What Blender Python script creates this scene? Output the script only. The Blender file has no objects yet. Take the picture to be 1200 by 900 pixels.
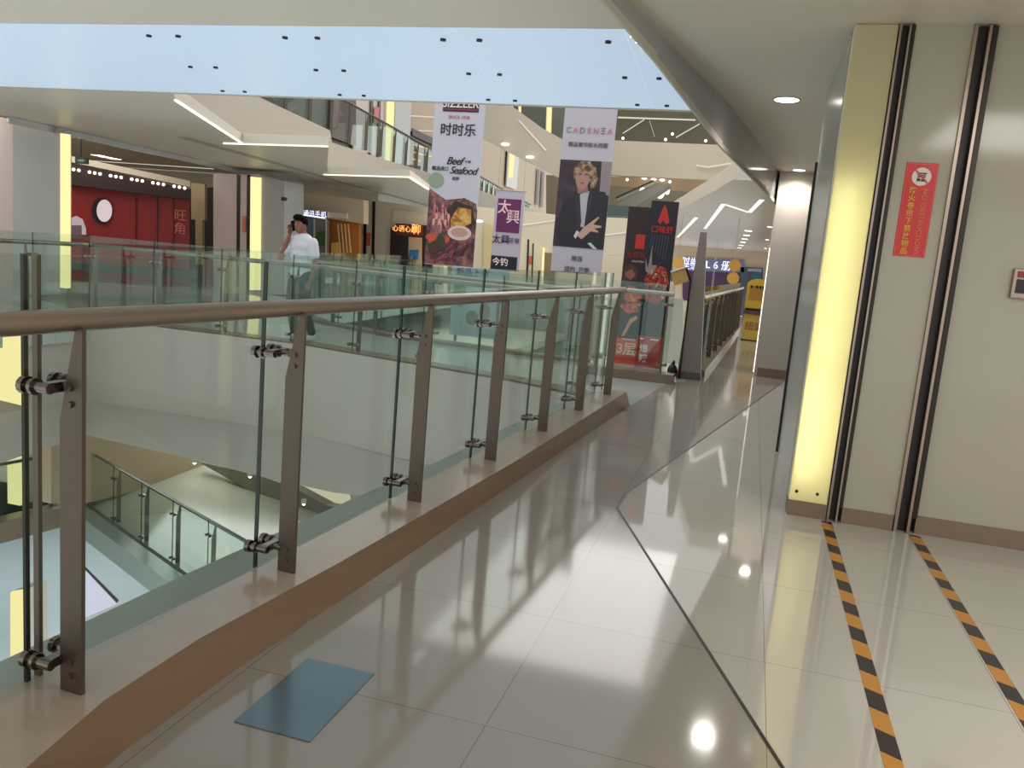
import bpy, bmesh, math, random
from mathutils import Vector, Matrix
random.seed(7)
S = bpy.context.scene
COL = S.collection
PI = math.pi

# ------------------------------------------------------------------ camera geometry
F, CX, CY, EYE = 965.0, 600.0, 450.0, 1.5
dn = Vector((-520, 6090, F)).normalized()
yv = Vector((886 - CX, 320 - CY, F)).normalized()
yv = (yv - dn * yv.dot(dn)).normalized()
up = -dn
xv = yv.cross(up).normalized()
R = Matrix((xv, yv, up))
O = Vector((0, 0, EYE))
def ray(px, py): return R @ Vector((px - CX, py - CY, F))
def onz(px, py, z=0.0):
    d = ray(px, py); return O + d * ((z - EYE) / d.z)
def ony(px, py, y):
    d = ray(px, py); return O + d * (y / d.y)
def onp(px, py, pl):
    P, N = pl; d = ray(px, py); return O + d * ((P - O).dot(N) / d.dot(N))
def vplane(a, b):                      # vertical plane through two ground points
    a = Vector((a[0], a[1], 0)); b = Vector((b[0], b[1], 0))
    n = (b - a).cross(Vector((0, 0, 1))).normalized()
    if n.dot(a - O) < 0: n = -n        # n points away from the camera
    return (a, n)
def yplane(y): return (Vector((0, y, 0)), Vector((0, 1, 0)))
def zplane(z): return (Vector((0, 0, z)), Vector((0, 0, 1 if z > EYE else -1)))

cam = bpy.data.cameras.new('camera'); co = bpy.data.objects.new('camera', cam); COL.objects.link(co)
cam.sensor_width = 36; cam.lens = F / 1200 * 36; cam.clip_start = 0.05; cam.clip_end = 300
rx = R @ Vector((1, 0, 0)); ry = -(R @ Vector((0, 1, 0))); rz = -(R @ Vector((0, 0, 1)))
M = Matrix((rx, ry, rz)).transposed().to_4x4(); M.translation = O
co.matrix_world = M
S.camera = co

# ------------------------------------------------------------------ materials
def lin(c):
    r = []
    for v in c:
        v /= 255.0
        r.append(v / 12.92 if v <= 0.04045 else ((v + 0.055) / 1.055) ** 2.4)
    return (*r, 1)
MATS = {}
def mat(name, rgb, rough=0.5, metal=0.0, noise=0.0, scale=6.0, spec=0.5, bump=0.0, emit=0.0, coat=0.0):
    if name in MATS: return MATS[name]
    m = bpy.data.materials.new(name); m.use_nodes = True
    nt = m.node_tree; b = nt.nodes['Principled BSDF']
    b.inputs['Roughness'].default_value = rough; b.inputs['Metallic'].default_value = metal
    b.inputs['Specular IOR Level'].default_value = spec
    b.inputs['Coat Weight'].default_value = coat; b.inputs['Coat Roughness'].default_value = 0.05
    c = lin(rgb)
    b.inputs['Base Color'].default_value = c
    if noise > 0 or bump > 0:
        tc = nt.nodes.new('ShaderNodeTexCoord'); nz = nt.nodes.new('ShaderNodeTexNoise')
        nz.inputs['Scale'].default_value = scale; nz.inputs['Detail'].default_value = 4
        nt.links.new(tc.outputs['Object'], nz.inputs['Vector'])
        if noise > 0:
            mx = nt.nodes.new('ShaderNodeMix'); mx.data_type = 'RGBA'
            mx.inputs['A'].default_value = (*[v * (1 - noise) for v in c[:3]], 1)
            mx.inputs['B'].default_value = (*[min(1, v * (1 + noise)) for v in c[:3]], 1)
            nt.links.new(nz.outputs['Fac'], mx.inputs['Factor'])
            nt.links.new(mx.outputs['Result'], b.inputs['Base Color'])
        if bump > 0:
            bp = nt.nodes.new('ShaderNodeBump'); bp.inputs['Strength'].default_value = bump
            bp.inputs['Distance'].default_value = 0.002
            nt.links.new(nz.outputs['Fac'], bp.inputs['Height']); nt.links.new(bp.outputs['Normal'], b.inputs['Normal'])
    if emit > 0:
        b.inputs['Emission Color'].default_value = c; b.inputs['Emission Strength'].default_value = emit
    MATS[name] = m; return m
def lamp(name, rgb, strength):
    if name in MATS: return MATS[name]
    m = bpy.data.materials.new(name); m.use_nodes = True
    nt = m.node_tree; nt.nodes.clear()
    e = nt.nodes.new('ShaderNodeEmission'); o = nt.nodes.new('ShaderNodeOutputMaterial')
    e.inputs['Color'].default_value = lin(rgb); e.inputs['Strength'].default_value = strength
    nt.links.new(e.outputs[0], o.inputs[0]); MATS[name] = m; return m
def glass_mat(name, tint, refl=0.9, ior=1.5, base=0.05):
    m = bpy.data.materials.new(name); m.use_nodes = True
    nt = m.node_tree; nt.nodes.clear()
    t = nt.nodes.new('ShaderNodeBsdfTransparent'); t.inputs[0].default_value = tint
    g = nt.nodes.new('ShaderNodeBsdfGlossy'); g.inputs['Roughness'].default_value = 0.02
    g.inputs['Color'].default_value = (0.8 * refl, 0.92 * refl, 0.88 * refl, 1)
    lw = nt.nodes.new('ShaderNodeLayerWeight'); lw.inputs['Blend'].default_value = 0.5
    fr = nt.nodes.new('ShaderNodeMath'); fr.operation = 'POWER'; fr.inputs[1].default_value = 5.0
    nt.links.new(lw.outputs['Facing'], fr.inputs[0])
    ad = nt.nodes.new('ShaderNodeMath'); ad.operation = 'ADD'; ad.use_clamp = True; ad.inputs[1].default_value = base
    mx = nt.nodes.new('ShaderNodeMixShader'); o = nt.nodes.new('ShaderNodeOutputMaterial')
    nt.links.new(fr.outputs[0], ad.inputs[0]); nt.links.new(ad.outputs[0], mx.inputs[0])
    nt.links.new(t.outputs[0], mx.inputs[1]); nt.links.new(g.outputs[0], mx.inputs[2]); nt.links.new(mx.outputs[0], o.inputs[0])
    MATS[name] = m; return m
def tile_mat(name, rgb, joint, rough=0.1):
    m = bpy.data.materials.new(name); m.use_nodes = True
    nt = m.node_tree; b = nt.nodes['Principled BSDF']; N = nt.nodes.new
    tc = N('ShaderNodeTexCoord'); mp = N('ShaderNodeMapping')
    mp.inputs['Location'].default_value = (-0.222, -3.225, 0)
    br = N('ShaderNodeTexBrick'); br.offset = 0; br.squash = 1
    c = lin(rgb)
    br.inputs['Scale'].default_value = 1.0; br.inputs['Brick Width'].default_value = 0.873; br.inputs['Row Height'].default_value = 0.873
    br.inputs['Mortar Size'].default_value = 0.0013; br.inputs['Mortar Smooth'].default_value = 0.3
    br.inputs['Color1'].default_value = c; br.inputs['Color2'].default_value = (*[v * 0.965 for v in c[:3]], 1)
    br.inputs['Mortar'].default_value = lin(joint)
    nz = N('ShaderNodeTexNoise'); nz.inputs['Scale'].default_value = 2.2; nz.inputs['Detail'].default_value = 6
    mx = N('ShaderNodeMix'); mx.data_type = 'RGBA'; mx.blend_type = 'MULTIPLY'; mx.inputs['Factor'].default_value = 1.0
    rp = N('ShaderNodeMapRange'); rp.inputs['To Min'].default_value = 0.93; rp.inputs['To Max'].default_value = 1.05
    L = nt.links.new
    L(tc.outputs['Object'], mp.inputs['Vector']); L(mp.outputs[0], br.inputs['Vector']); L(tc.outputs['Object'], nz.inputs['Vector'])
    L(nz.outputs['Fac'], rp.inputs['Value']); L(br.outputs['Color'], mx.inputs['A']); L(rp.outputs[0], mx.inputs['B'])
    L(mx.outputs['Result'], b.inputs['Base Color'])
    b.inputs['Roughness'].default_value = rough; b.inputs['Specular IOR Level'].default_value = 0.6
    MATS[name] = m; return m
def stripe_mat():
    m = bpy.data.materials.new('hazard'); m.use_nodes = True
    nt = m.node_tree; b = nt.nodes['Principled BSDF']; N = nt.nodes.new; L = nt.links.new
    tc = N('ShaderNodeTexCoord'); sp = N('ShaderNodeSeparateXYZ'); L(tc.outputs['Object'], sp.inputs[0])
    a = N('ShaderNodeMath'); a.operation = 'MULTIPLY'; a.inputs[1].default_value = 0.55; L(sp.outputs['X'], a.inputs[0])
    s = N('ShaderNodeMath'); s.operation = 'ADD'; L(sp.outputs['Y'], s.inputs[0]); L(a.outputs[0], s.inputs[1])
    d = N('ShaderNodeMath'); d.operation = 'DIVIDE'; d.inputs[1].default_value = 0.292; L(s.outputs[0], d.inputs[0])
    f = N('ShaderNodeMath'); f.operation = 'FRACT'; L(d.outputs[0], f.inputs[0])
    g = N('ShaderNodeMath'); g.operation = 'GREATER_THAN'; g.inputs[1].default_value = 0.5; L(f.outputs[0], g.inputs[0])
    mx = N('ShaderNodeMix'); mx.data_type = 'RGBA'; L(g.outputs[0], mx.inputs['Factor'])
    mx.inputs['A'].default_value = lin((190, 132, 58)); mx.inputs['B'].default_value = lin((48, 42, 46))
    L(mx.outputs['Result'], b.inputs['Base Color']); b.inputs['Roughness'].default_value = 0.35
    MATS['hazard'] = m; return m

GL = glass_mat('clear_glass', (0.92, 0.955, 0.94, 1), 0.9, 1.5, 0.035)
GLF = glass_mat('far_glass', (0.88, 0.935, 0.915, 1), 0.9, 1.5, 0.06)
EDGE = mat('glass_edge', (20, 38, 34), 0.2)
STEEL = mat('brushed_steel', (160, 146, 134), 0.3, 0.85, 0.05, 40)
POST = mat('post_metal', (104, 90, 80), 0.36, 0.6, 0.05, 30)
CHROME = mat('chrome', (128, 118, 110), 0.2, 1.0)
DARKM = mat('dark_metal', (52, 46, 42), 0.35, 0.6)
WALLR = mat('shutter_panel', (172, 167, 149), 0.1, 0.0, 0.03, 3, 0.5)
WHITE = mat('white_paint', (205, 198, 184), 0.55, 0, 0.02, 2)
FASC = mat('fascia_paint', (176, 169, 158), 0.5, 0, 0.02, 2)
CEIL = mat('ceiling_paint', (222, 214, 198), 0.42, 0, 0.02, 1.5)
CREAM = mat('cream_panel', (214, 204, 182), 0.4, 0, 0.02, 2)
GREYP = mat('grey_panel', (168, 170, 166), 0.18, 0, 0.03, 2)
MAUVE = mat('mauve_panel', (196, 180, 176), 0.3, 0, 0.02, 2)
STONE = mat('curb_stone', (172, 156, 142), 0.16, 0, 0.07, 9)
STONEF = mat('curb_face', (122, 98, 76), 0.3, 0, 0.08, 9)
BASEB = mat('base_stone', (128, 110, 94), 0.25, 0, 0.10, 14)
LEDGE = mat('ledge_metal', (130, 142, 136), 0.3, 0.2, 0.03, 4)
RED = mat('red_panel', (142, 32, 32), 0.4, 0, 0.06, 3)
BLACK = mat('black', (22, 18, 20), 0.4)
DARKBR = mat('dark_brown', (52, 36, 34), 0.45)
SHADE = mat('grey_green_wall', (92, 98, 84), 0.6, 0, 0.1, 2)
YEL = mat('yellow_plastic', (232, 186, 60), 0.35)
ORANGE = mat('orange_wall', (190, 116, 50), 0.5, 0, 0.15, 3)
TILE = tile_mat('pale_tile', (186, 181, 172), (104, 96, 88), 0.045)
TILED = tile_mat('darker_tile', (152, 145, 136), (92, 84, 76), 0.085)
DECK = tile_mat('deck_tile', (176, 182, 176), (110, 110, 104), 0.08)
LOWF = tile_mat('lower_tile', (196, 204, 208), (150, 156, 160), 0.15)
JOINT = mat('joint_black', (38, 32, 30), 0.5)
LED_Y = lamp('led_yellow', (255, 238, 168), 1.15)
COVE = lamp('cove_light', (255, 246, 228), 1.5)
COVE2 = lamp('cove_dim', (255, 246, 228), 0.75)
SPOT = lamp('downlight_lens', (255, 244, 235), 9)
SPOTD = lamp('small_spot_lens', (255, 240, 222), 3.0)
SIGNW = lamp('sign_white', (225, 230, 255), 1.6)
BLUE = None

# ------------------------------------------------------------------ mesh helper
class B:
    def __init__(s): s.v = []; s.f = []; s.m = []
    def add(s, vs, fs, k=0):
        n = len(s.v); s.v += [Vector(p) for p in vs]; s.f += [[n + i for i in q] for q in fs]; s.m += [k] * len(fs); return s
    def box(s, x0, x1, y0, y1, z0, z1, k=0):
        v = [(x, y, z) for z in (z0, z1) for y in (y0, y1) for x in (x0, x1)]
        return s.add(v, [(0, 2, 3, 1), (4, 5, 7, 6), (0, 1, 5, 4), (2, 6, 7, 3), (0, 4, 6, 2), (1, 3, 7, 5)], k)
    def obox(s, c, ax, ay, az, k=0):       # oriented box from centre and half-axis vectors
        c = Vector(c); ax, ay, az = Vector(ax), Vector(ay), Vector(az)
        v = [c + ax * i + ay * j + az * l for l in (-1, 1) for j in (-1, 1) for i in (-1, 1)]
        return s.add(v, [(0, 2, 3, 1), (4, 5, 7, 6), (0, 1, 5, 4), (2, 6, 7, 3), (0, 4, 6, 2), (1, 3, 7, 5)], k)
    def prism(s, pts, vec, k=0):
        n = len(pts); vec = Vector(vec); v = [Vector(p) for p in pts] + [Vector(p) + vec for p in pts]
        f = [list(range(n)), [n + i for i in reversed(range(n))]] + [[(i + 1) % n, i, n + i, n + (i + 1) % n] for i in range(n)]
        return s.add(v, f, k)
    def tube(s, pts, r, seg=14, k=0, cap=True):
        pts = [Vector(p) for p in pts]; n = len(pts); rr = r if isinstance(r, (list, tuple)) else [r] * n
        rings = []; t0 = None
        for i, p in enumerate(pts):
            t = (pts[min(i + 1, n - 1)] - pts[max(i - 1, 0)]).normalized()
            if t0 is None:
                a = Vector((0, 0, 1)) if abs(t.z) < 0.9 else Vector((1, 0, 0)); u = t.cross(a).normalized()
            else:
                u = (u - t * u.dot(t)).normalized()
            t0 = t; w = t.cross(u)
            rings.append([p + (u * math.cos(2 * PI * j / seg) + w * math.sin(2 * PI * j / seg)) * rr[i] for j in range(seg)])
        v = [q for g in rings for q in g]
        f = [[i * seg + j, i * seg + (j + 1) % seg, (i + 1) * seg + (j + 1) % seg, (i + 1) * seg + j] for i in range(n - 1) for j in range(seg)]
        if cap: f += [list(reversed(range(seg))), [(n - 1) * seg + j for j in range(seg)]]
        return s.add(v, f, k)
    def ball(s, c, r, seg=16, rings=10, k=0):
        rx, ry, rz = r if isinstance(r, (tuple, list)) else (r, r, r); c = Vector(c)
        v = [c + Vector((0, 0, rz))]
        for i in range(1, rings):
            a = PI * i / rings
            v += [c + Vector((rx * math.sin(a) * math.cos(2 * PI * j / seg), ry * math.sin(a) * math.sin(2 * PI * j / seg), rz * math.cos(a))) for j in range(seg)]
        v.append(c - Vector((0, 0, rz))); f = [[0, 1 + j, 1 + (j + 1) % seg] for j in range(seg)]
        for i in range(rings - 2):
            f += [[1 + i * seg + j, 1 + (i + 1) * seg + j, 1 + (i + 1) * seg + (j + 1) % seg, 1 + i * seg + (j + 1) % seg] for j in range(seg)]
        l = len(v) - 1; b = 1 + (rings - 2) * seg
        f += [[b + (j + 1) % seg, b + j, l] for j in range(seg)]
        return s.add(v, f, k)
    def build(s, name, mats, parent=None, smooth=False, bevel=0, **props):
        off = parent['_o'] if parent is not None and '_o' in parent else (0, 0, 0)
        off = Vector(off)
        me = bpy.data.meshes.new(name)
        me.from_pydata([tuple(p - off) for p in s.v], [], s.f)
        for m in (mats if isinstance(mats, (list, tuple)) else [mats]): me.materials.append(m)
        for p, k in zip(me.polygons, s.m): p.material_index = k
        bm = bmesh.new(); bm.from_mesh(me); bmesh.ops.recalc_face_normals(bm, faces=bm.faces)
        bm.to_mesh(me); bm.free()
        if smooth:
            me.shade_smooth()
            me.set_sharp_from_angle(angle=math.radians(40))
        o = bpy.data.objects.new(name, me); COL.objects.link(o)
        if parent is not None:
            o.parent = parent; o['_o'] = tuple(off)
        if bevel:
            bv = o.modifiers.new('bevel', 'BEVEL'); bv.width = bevel; bv.segments = 2; bv.limit_method = 'ANGLE'
        tag(o, **props); return o
def tag(o, label=None, cat=None, group=None, kind=None):
    if label: o['label'] = label
    if cat: o['category'] = cat
    if group: o['group'] = group
    if kind: o['kind'] = kind
def thing(name, loc, label, cat, group=None):
    o = bpy.data.objects.new(name, None); COL.objects.link(o); o.location = loc; o.empty_display_size = 0.1
    o['_o'] = tuple(loc); tag(o, label, cat, group); return o
def poly(px, pl): return [onp(x, y, pl) for x, y in px]
def slab(name, px, pl, t, m, parent=None, shift=0.0, **props):   # outline on a real plane, given real thickness behind it
    pts = [p - pl[1] * shift for p in poly(px, pl)]
    return B().prism(pts, pl[1] * t).build(name, m, parent, **props)
def letters(name, txt, size, m, right, upv, loc, parent, align='CENTER', bold=0.0, shear=0.0, ext=0.003, spacing=1.0):
    c = bpy.data.curves.new(name, 'FONT'); c.body = txt; c.size = size; c.align_x = align; c.align_y = 'CENTER'
    c.offset = min(bold, 0.010 * size); c.shear = shear; c.extrude = ext; c.resolution_u = 3; c.space_character = spacing
    t = bpy.data.objects.new('tmp', c); COL.objects.link(t)
    dg = bpy.context.evaluated_depsgraph_get(); dg.update()
    me = bpy.data.meshes.new_from_object(t.evaluated_get(dg)); bpy.data.objects.remove(t); bpy.data.curves.remove(c)
    right = Vector(right).normalized(); upv = Vector(upv).normalized(); nn = right.cross(upv)
    off = Vector(parent['_o']) if parent is not None and '_o' in parent else Vector((0, 0, 0))
    loc = Vector(loc)
    for v in me.vertices:
        v.co = loc - off + right * v.co.x + upv * v.co.y + nn * v.co.z
    me.materials.clear(); me.materials.append(m)
    o = bpy.data.objects.new(name, me); COL.objects.link(o); o.parent = parent; return o
def copy_tree(o, parent=None):
    c = o.copy(); COL.objects.link(c)
    if parent is not None: c.parent = parent
    for ch in list(o.children): copy_tree(ch, c)
    return c

# ------------------------------------------------------------------ floors
# the darker border tile on the atrium side and the pale tile, split by the kinked joint
J = [(0.85, -3.0), (0.72, 1.31), (0.269, 2.515), (-0.646, 4.953), (-0.635, 5.343), (-0.237, 7.689), (0.53, 12.174), (0.70, 13.2), (0.70, 60)]
CB = [(-1.30, -3.0), (-1.45, 0.3), (-1.54, 1.45), (-1.565, 1.80), (-1.552, 2.35), (-1.50, 3.0), (-1.41, 4.39), (-1.225, 7.15), (-1.11, 8.70)]
fl = [(x, y, 0) for x, y in CB] + [(-1.35, 8.72, 0), (-2.56, 9.15, 0), (-5.87, 9.95, 0)]
atr = [(-1.11, 8.70), (-0.95, 10.8), (-0.65, 10.8), (-0.28, 23.0), (-0.28, 60), (0.70, 60)]
pts = [(x, y, 0) for x, y in CB] + [(-0.93, 10.9, 0), (-0.75, 11.2, 0), (-0.28, 23.0, 0), (-0.28, 60, 0)] + [(x, y, 0) for x, y in reversed(J)]
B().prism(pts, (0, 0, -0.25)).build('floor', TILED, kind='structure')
pts = [(x, y, 0) for x, y in J] + [(8, 60, 0), (8, -3, 0)]
B().prism(pts, (0, 0, -0.25)).build('floor', TILE, kind='structure')
# bridge deck and the left walkway
dk = [(-1.11, 8.70, 0), (-1.56, 8.68, 0), (-2.56, 9.15, 0), (-5.87, 9.98, 0), (-9.3, 9.93, 0), (-9.9, 4, 0), (-20, 4, 0), (-20, 50, 0), (-10.5, 50, 0), (-8.3, 14.0, 0), (-7.28, 13.25, 0), (-5.57, 12.45, 0), (-3.15, 12.1, 0), (-2.2, 12.1, 0), (-2.2, 13.1, 0), (-0.75, 13.1, 0), (-0.75, 11.2, 0), (-0.93, 10.9, 0)]
B().prism(dk, (0, 0, -0.3)).build('floor', DECK, kind='structure')
jb = B()
for (a, b) in zip(J[1:6], J[2:7]):
    a3, b3 = Vector((*a, 0.0015)), Vector((*b, 0.0015)); d = (b3 - a3).normalized(); n = Vector((-d.y, d.x, 0)) * 0.006
    jb.prism([a3 + n, b3 + n, b3 - n, a3 - n], (0, 0, 0.001))
jb.build('trim_1', JOINT, kind='structure')

# ------------------------------------------------------------------ curb that carries the near balustrade
CT = [(-1.36, -3.0), (-1.50, 0.3), (-1.571, 1.474), (-1.624, 1.79), (-1.622, 2.206), (-1.534, 3.03), (-1.375, 5.0), (-1.205, 8.0), (-1.17, 8.70)]
GLN = [(-2.2, -3.0), (-1.90, 1.8), (-1.80, 2.75), (-1.72, 3.94), (-1.66, 5.06), (-1.60, 6.23), (-1.54, 7.27), (-1.46, 8.4), (-1.44, 8.70)]
cb = B()
n = len(CT)
inner = GLN
for i in range(n - 1):
    a, b = CT[i], CT[i + 1]; ga, gb = GLN[i], GLN[i + 1]; ba, bb = CB[i], CB[i + 1]
    cb.add([(*a, 0.15), (*b, 0.15), (*gb, 0.15), (*ga, 0.15)], [(0, 1, 2, 3)], 0)
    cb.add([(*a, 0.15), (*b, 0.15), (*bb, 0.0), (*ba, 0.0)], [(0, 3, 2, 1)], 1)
cb.add([(*CT[-1], 0.15), (*GLN[-1], 0.15), (*GLN[-1], -0.3), (*CT[-1], -0.3)], [(0, 1, 2, 3)], 0)
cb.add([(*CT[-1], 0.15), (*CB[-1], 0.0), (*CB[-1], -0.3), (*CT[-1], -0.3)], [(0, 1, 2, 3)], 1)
cb.build('stone_curb', [STONE, STONEF], label='long polished beige stone curb under the near glass balustrade', cat='curb')
# pale metal ledge outside the glass, above the void, with the slab edge below it
lb = B()
OUT = [(-2.5, -3.0), (-2.13, 1.8), (-2.07, 2.75), (-1.97, 3.94), (-1.86, 5.06), (-1.80, 6.23), (-1.72, 7.27), (-1.62, 8.4), (-1.60, 8.70)]
for i in range(len(OUT) - 1):
    a, b, c, d = GLN[i], GLN[i + 1], OUT[i + 1], OUT[i]
    lb.add([(*a, 0.14), (*b, 0.14), (*c, 0.10), (*d, 0.10), (*d, -1.2), (*c, -1.2)], [(0, 3, 2, 1), (3, 4, 5, 2)])
lb.build('trim_2', LEDGE, kind='structure')

# ------------------------------------------------------------------ balustrades
def lerp_path(path, s):
    for a, b in zip(path[:-1], path[1:]):
        a2, b2 = Vector(a), Vector(b); l = (b2 - a2).length
        if s <= l: return a2 + (b2 - a2) * (s / l), (b2 - a2).normalized()
        s -= l
    return Vector(path[-1]), (Vector(path[-1]) - Vector(path[-2])).normalized()
def post_mesh(b, p, nrm, z0, zr, w=0.078, t=0.014):
    # flat plate across the rail; its outer edge cuts in towards the rail
    d = Vector((-nrm.y, nrm.x, 0)); p = Vector((p.x, p.y, 0))
    prof = [(-w / 2, z0), (w / 2, z0), (w / 2, zr - 0.02), (w / 2 - 0.024, zr - 0.02), (-w / 2, z0 + (zr - z0) * 0.74)]
    b.prism([p + Vector((-nrm.x, -nrm.y, 0)) * u * -1 + Vector((0, 0, z)) - d * t / 2 for u, z in prof], d * t)
def clamp_mesh(b, p, nrm, off, z, detail=True):
    # nrm: unit vector from post towards the walkway; glass lies at -off along it
    n3 = Vector((nrm.x, nrm.y, 0)); d = Vector((-nrm.y, nrm.x, 0)); P = Vector((p.x, p.y, z))
    sg = 12 if detail else 6
    b.tube([P - n3 * 0.030, P - n3 * (off - 0.045)], 0.012, sg)
    e = P - n3 * (off - 0.05)
    b.obox(e, d * 0.056, n3 * 0.014, Vector((0, 0, 0.014)))
    for k in (-1, 1):
        q = e + d * 0.048 * k
        b.tube([q + n3 * 0.02, q - n3 * 0.075], 0.0155, sg)
        b.tube([q - n3 * 0.030, q - n3 * 0.042], 0.024, sg)
        b.tube([q - n3 * 0.060, q - n3 * 0.078], 0.025, sg)
def balustrade(name, label, path, z0, posts, goff=0.14, side=1, ztop=1.39, zrail=1.225, glass=GL, rail_r=0.032, detail=True, joints=None, ext=(0, 0), rm=STEEL, clamps=(1.04, 0.245), group=None):
    base = Vector((path[0][0], path[0][1], z0))
    gf = goff if callable(goff) else (lambda s_: goff)
    r = thing(name, base, label, 'balustrade', group)
    h0 = z0 - 0.15
    rl = [Vector((x, y, h0 + zrail)) for x, y in path]
    B().tube(rl, rail_r, 20 if detail else 10).build('handrail', rm, r, smooth=True)
    js = []
    for s in posts:
        p, d = lerp_path(path, s); nrm = Vector((d.y, -d.x)) * side
        pb = B(); post_mesh(pb, p, nrm, z0, h0 + zrail)
        if detail:
            for zz in clamps:
                for dz in (-0.0, -0.045):
                    q = Vector((p.x, p.y, h0 + zz + dz)) - Vector((d.x, d.y, 0)) * 0.007
                    pb.tube([q, q - Vector((d.x, d.y, 0)) * 0.008], 0.009, 10)
        po = pb.build('post', POST, r)
        for zz in clamps:
            c = B(); clamp_mesh(c, p, nrm, gf(s), h0 + zz, detail); c.build('glass_clamp', CHROME, po, smooth=True)
    js = joints if joints is not None else list(posts)
    L = sum((Vector(b) - Vector(a)).length for a, b in zip(path[:-1], path[1:]))
    cuts = [0] + [j for j in js if 0.05 < j < L - 0.05] + [L]
    for a, b in zip(cuts[:-1], cuts[1:]):
        pa, da = lerp_path(path, a + 0.006); pb_, db = lerp_path(path, b - 0.006)
        na = Vector((da.y, -da.x)) * side; nb = Vector((db.y, -db.x)) * side
        A = Vector((*(pa - na * gf(a)), 0)); Bq = Vector((*(pb_ - nb * gf(b)), 0))
        d3 = (Bq - A).normalized(); n3 = Vector((-d3.y, d3.x, 0)) * 0.006
        z1 = h0 + ztop; zb = z0 + 0.0
        g = B()
        # two broad faces in glass, the ground edges in dark green
        g.add([A + n3 + Vector((0, 0, zb)), Bq + n3 + Vector((0, 0, zb)), Bq + n3 + Vector((0, 0, z1)), A + n3 + Vector((0, 0, z1)),
               A - n3 + Vector((0, 0, zb)), Bq - n3 + Vector((0, 0, zb)), Bq - n3 + Vector((0, 0, z1)), A - n3 + Vector((0, 0, z1))],
              [(0, 1, 2, 3), (4, 7, 6, 5)], 0)
        g.add([A + n3 + Vector((0, 0, zb)), Bq + n3 + Vector((0, 0, zb)), Bq + n3 + Vector((0, 0, z1)), A + n3 + Vector((0, 0, z1)),
               A - n3 + Vector((0, 0, zb)), Bq - n3 + Vector((0, 0, zb)), Bq - n3 + Vector((0, 0, z1)), A - n3 + Vector((0, 0, z1))],
              [(0, 3, 7, 4), (1, 5, 6, 2), (3, 2, 6, 7)], 1)
        g.build('glass_panel', [glass, EDGE], r)
    return r

# near balustrade: posts as found along the curb
NP = [(-1.736, 1.791), (-1.675, 2.83), (-1.60, 3.97), (-1.52, 5.05), (-1.45, 6.16), (-1.385, 7.25), (-1.315, 8.34)]
npath = [(-1.98, -2.6), (-1.85, -0.4), (-1.79, 0.8)] + NP + [(-1.29, 8.62)]
acc = [0]
for a, b in zip(npath[:-1], npath[1:]): acc.append(acc[-1] + (Vector(b) - Vector(a)).length)
balustrade('glass_balustrade', 'near glass balustrade with round steel handrail and flat posts on stone curb', npath, 0.15,
           acc[1:10], goff=lambda s_: 0.095 + 0.035 * min(1, max(0, (s_ - acc[3]) / 1.0)), side=1, ztop=1.39, joints=[acc[1], acc[2]] + [a - 0.03 for a in acc[4:10]])
# the two slim dark uprights where the near glass line turns
nb = bpy.data.objects['glass_balustrade']
for x, y, w, um in ((-1.885, 1.782, 0.0055, DARKM), (-1.885, 1.822, 0.0095, POST)):
    B().obox((x - 0.005, y, 0.77), (w, 0, 0), (0, 0.007, 0), (0, 0, 0.62)).build('edge_upright', um, nb)

def spaced(path, step, start=0.5):
    L = sum((Vector(b) - Vector(a)).length for a, b in zip(path[:-1], path[1:])); r = []; s = start
    while s < L - 0.1: r.append(s); s += step
    return r
pb1 = [(-1.62, 8.85), (-2.56, 9.30), (-5.87, 10.13), (-9.3, 10.08), (-9.9, 10.08), (-12.5, 10.08)][::-1]
pb1 = [(-10.05, 4.2), (-9.45, 10.1), (-5.87, 10.13), (-2.56, 9.30), (-1.62, 8.85)]
balustrade('glass_balustrade', 'glass balustrade on bridge edge across the void in front of the man on the phone', pb1, 0.05, spaced(pb1, 1.12, 0.4), side=-1, ztop=1.34, zrail=1.2, glass=GLF, detail=False, goff=0.12)
pb2 = [(-10.3, 30), (-8.45, 14.2), (-7.28, 13.10), (-5.57, 12.30), (-3.15, 11.95), (-2.3, 11.95)]
balustrade('glass_balustrade', 'glass balustrade along the far side of the bridge behind the man', pb2, 0.05, spaced(pb2, 1.15, 0.6), side=1, ztop=1.3, zrail=1.16, glass=GLF, detail=False, goff=0.12)
pb3 = [(-1.98, 10.95), (-0.98, 10.93)]
balustrade('glass_balustrade', 'short glass balustrade section in front of the red and black display boards', pb3, 0.12, [0.05, 0.93], side=1, ztop=1.3, zrail=1.18, glass=GLF, detail=False, goff=0.06, rm=GREYP)
pb4 = [(-0.66, 11.75), (-0.50, 16), (-0.28, 22.5)]
balustrade('glass_balustrade', 'dark reflecting glass balustrade running from the tapered pylon towards the yellow machine', pb4, 0.10, spaced(pb4, 1.2, 0.9), side=1, ztop=1.3, zrail=1.17, glass=GLF, detail=False, goff=0.08)
B().prism([(-2.05, 10.75, 0), (-0.86, 10.75, 0), (-0.86, 11.0, 0), (-2.05, 11.0, 0)], (0, 0, 0.12)).build('stone_curb', BASEB, label='short brown curb under the glass in front of the display boards', cat='curb')
def strip(name, path, w, z0, z1, m, side=1, **props):
    b = B()
    for a, c in zip(path[:-1], path[1:]):
        a2, c2 = Vector((*a, 0)), Vector((*c, 0)); d = (c2 - a2).normalized(); n = Vector((d.y, -d.x, 0)) * w * side
        b.prism([a2 + Vector((0, 0, z0)), c2 + Vector((0, 0, z0)), c2 + n + Vector((0, 0, z0)), a2 + n + Vector((0, 0, z0))], (0, 0, z1 - z0))
    return b.build(name, m, **props)
e1 = [(-10.2, 4.2), (-9.6, 9.96), (-5.87, 9.99), (-2.56, 9.16), (-1.56, 8.72)]
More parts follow.
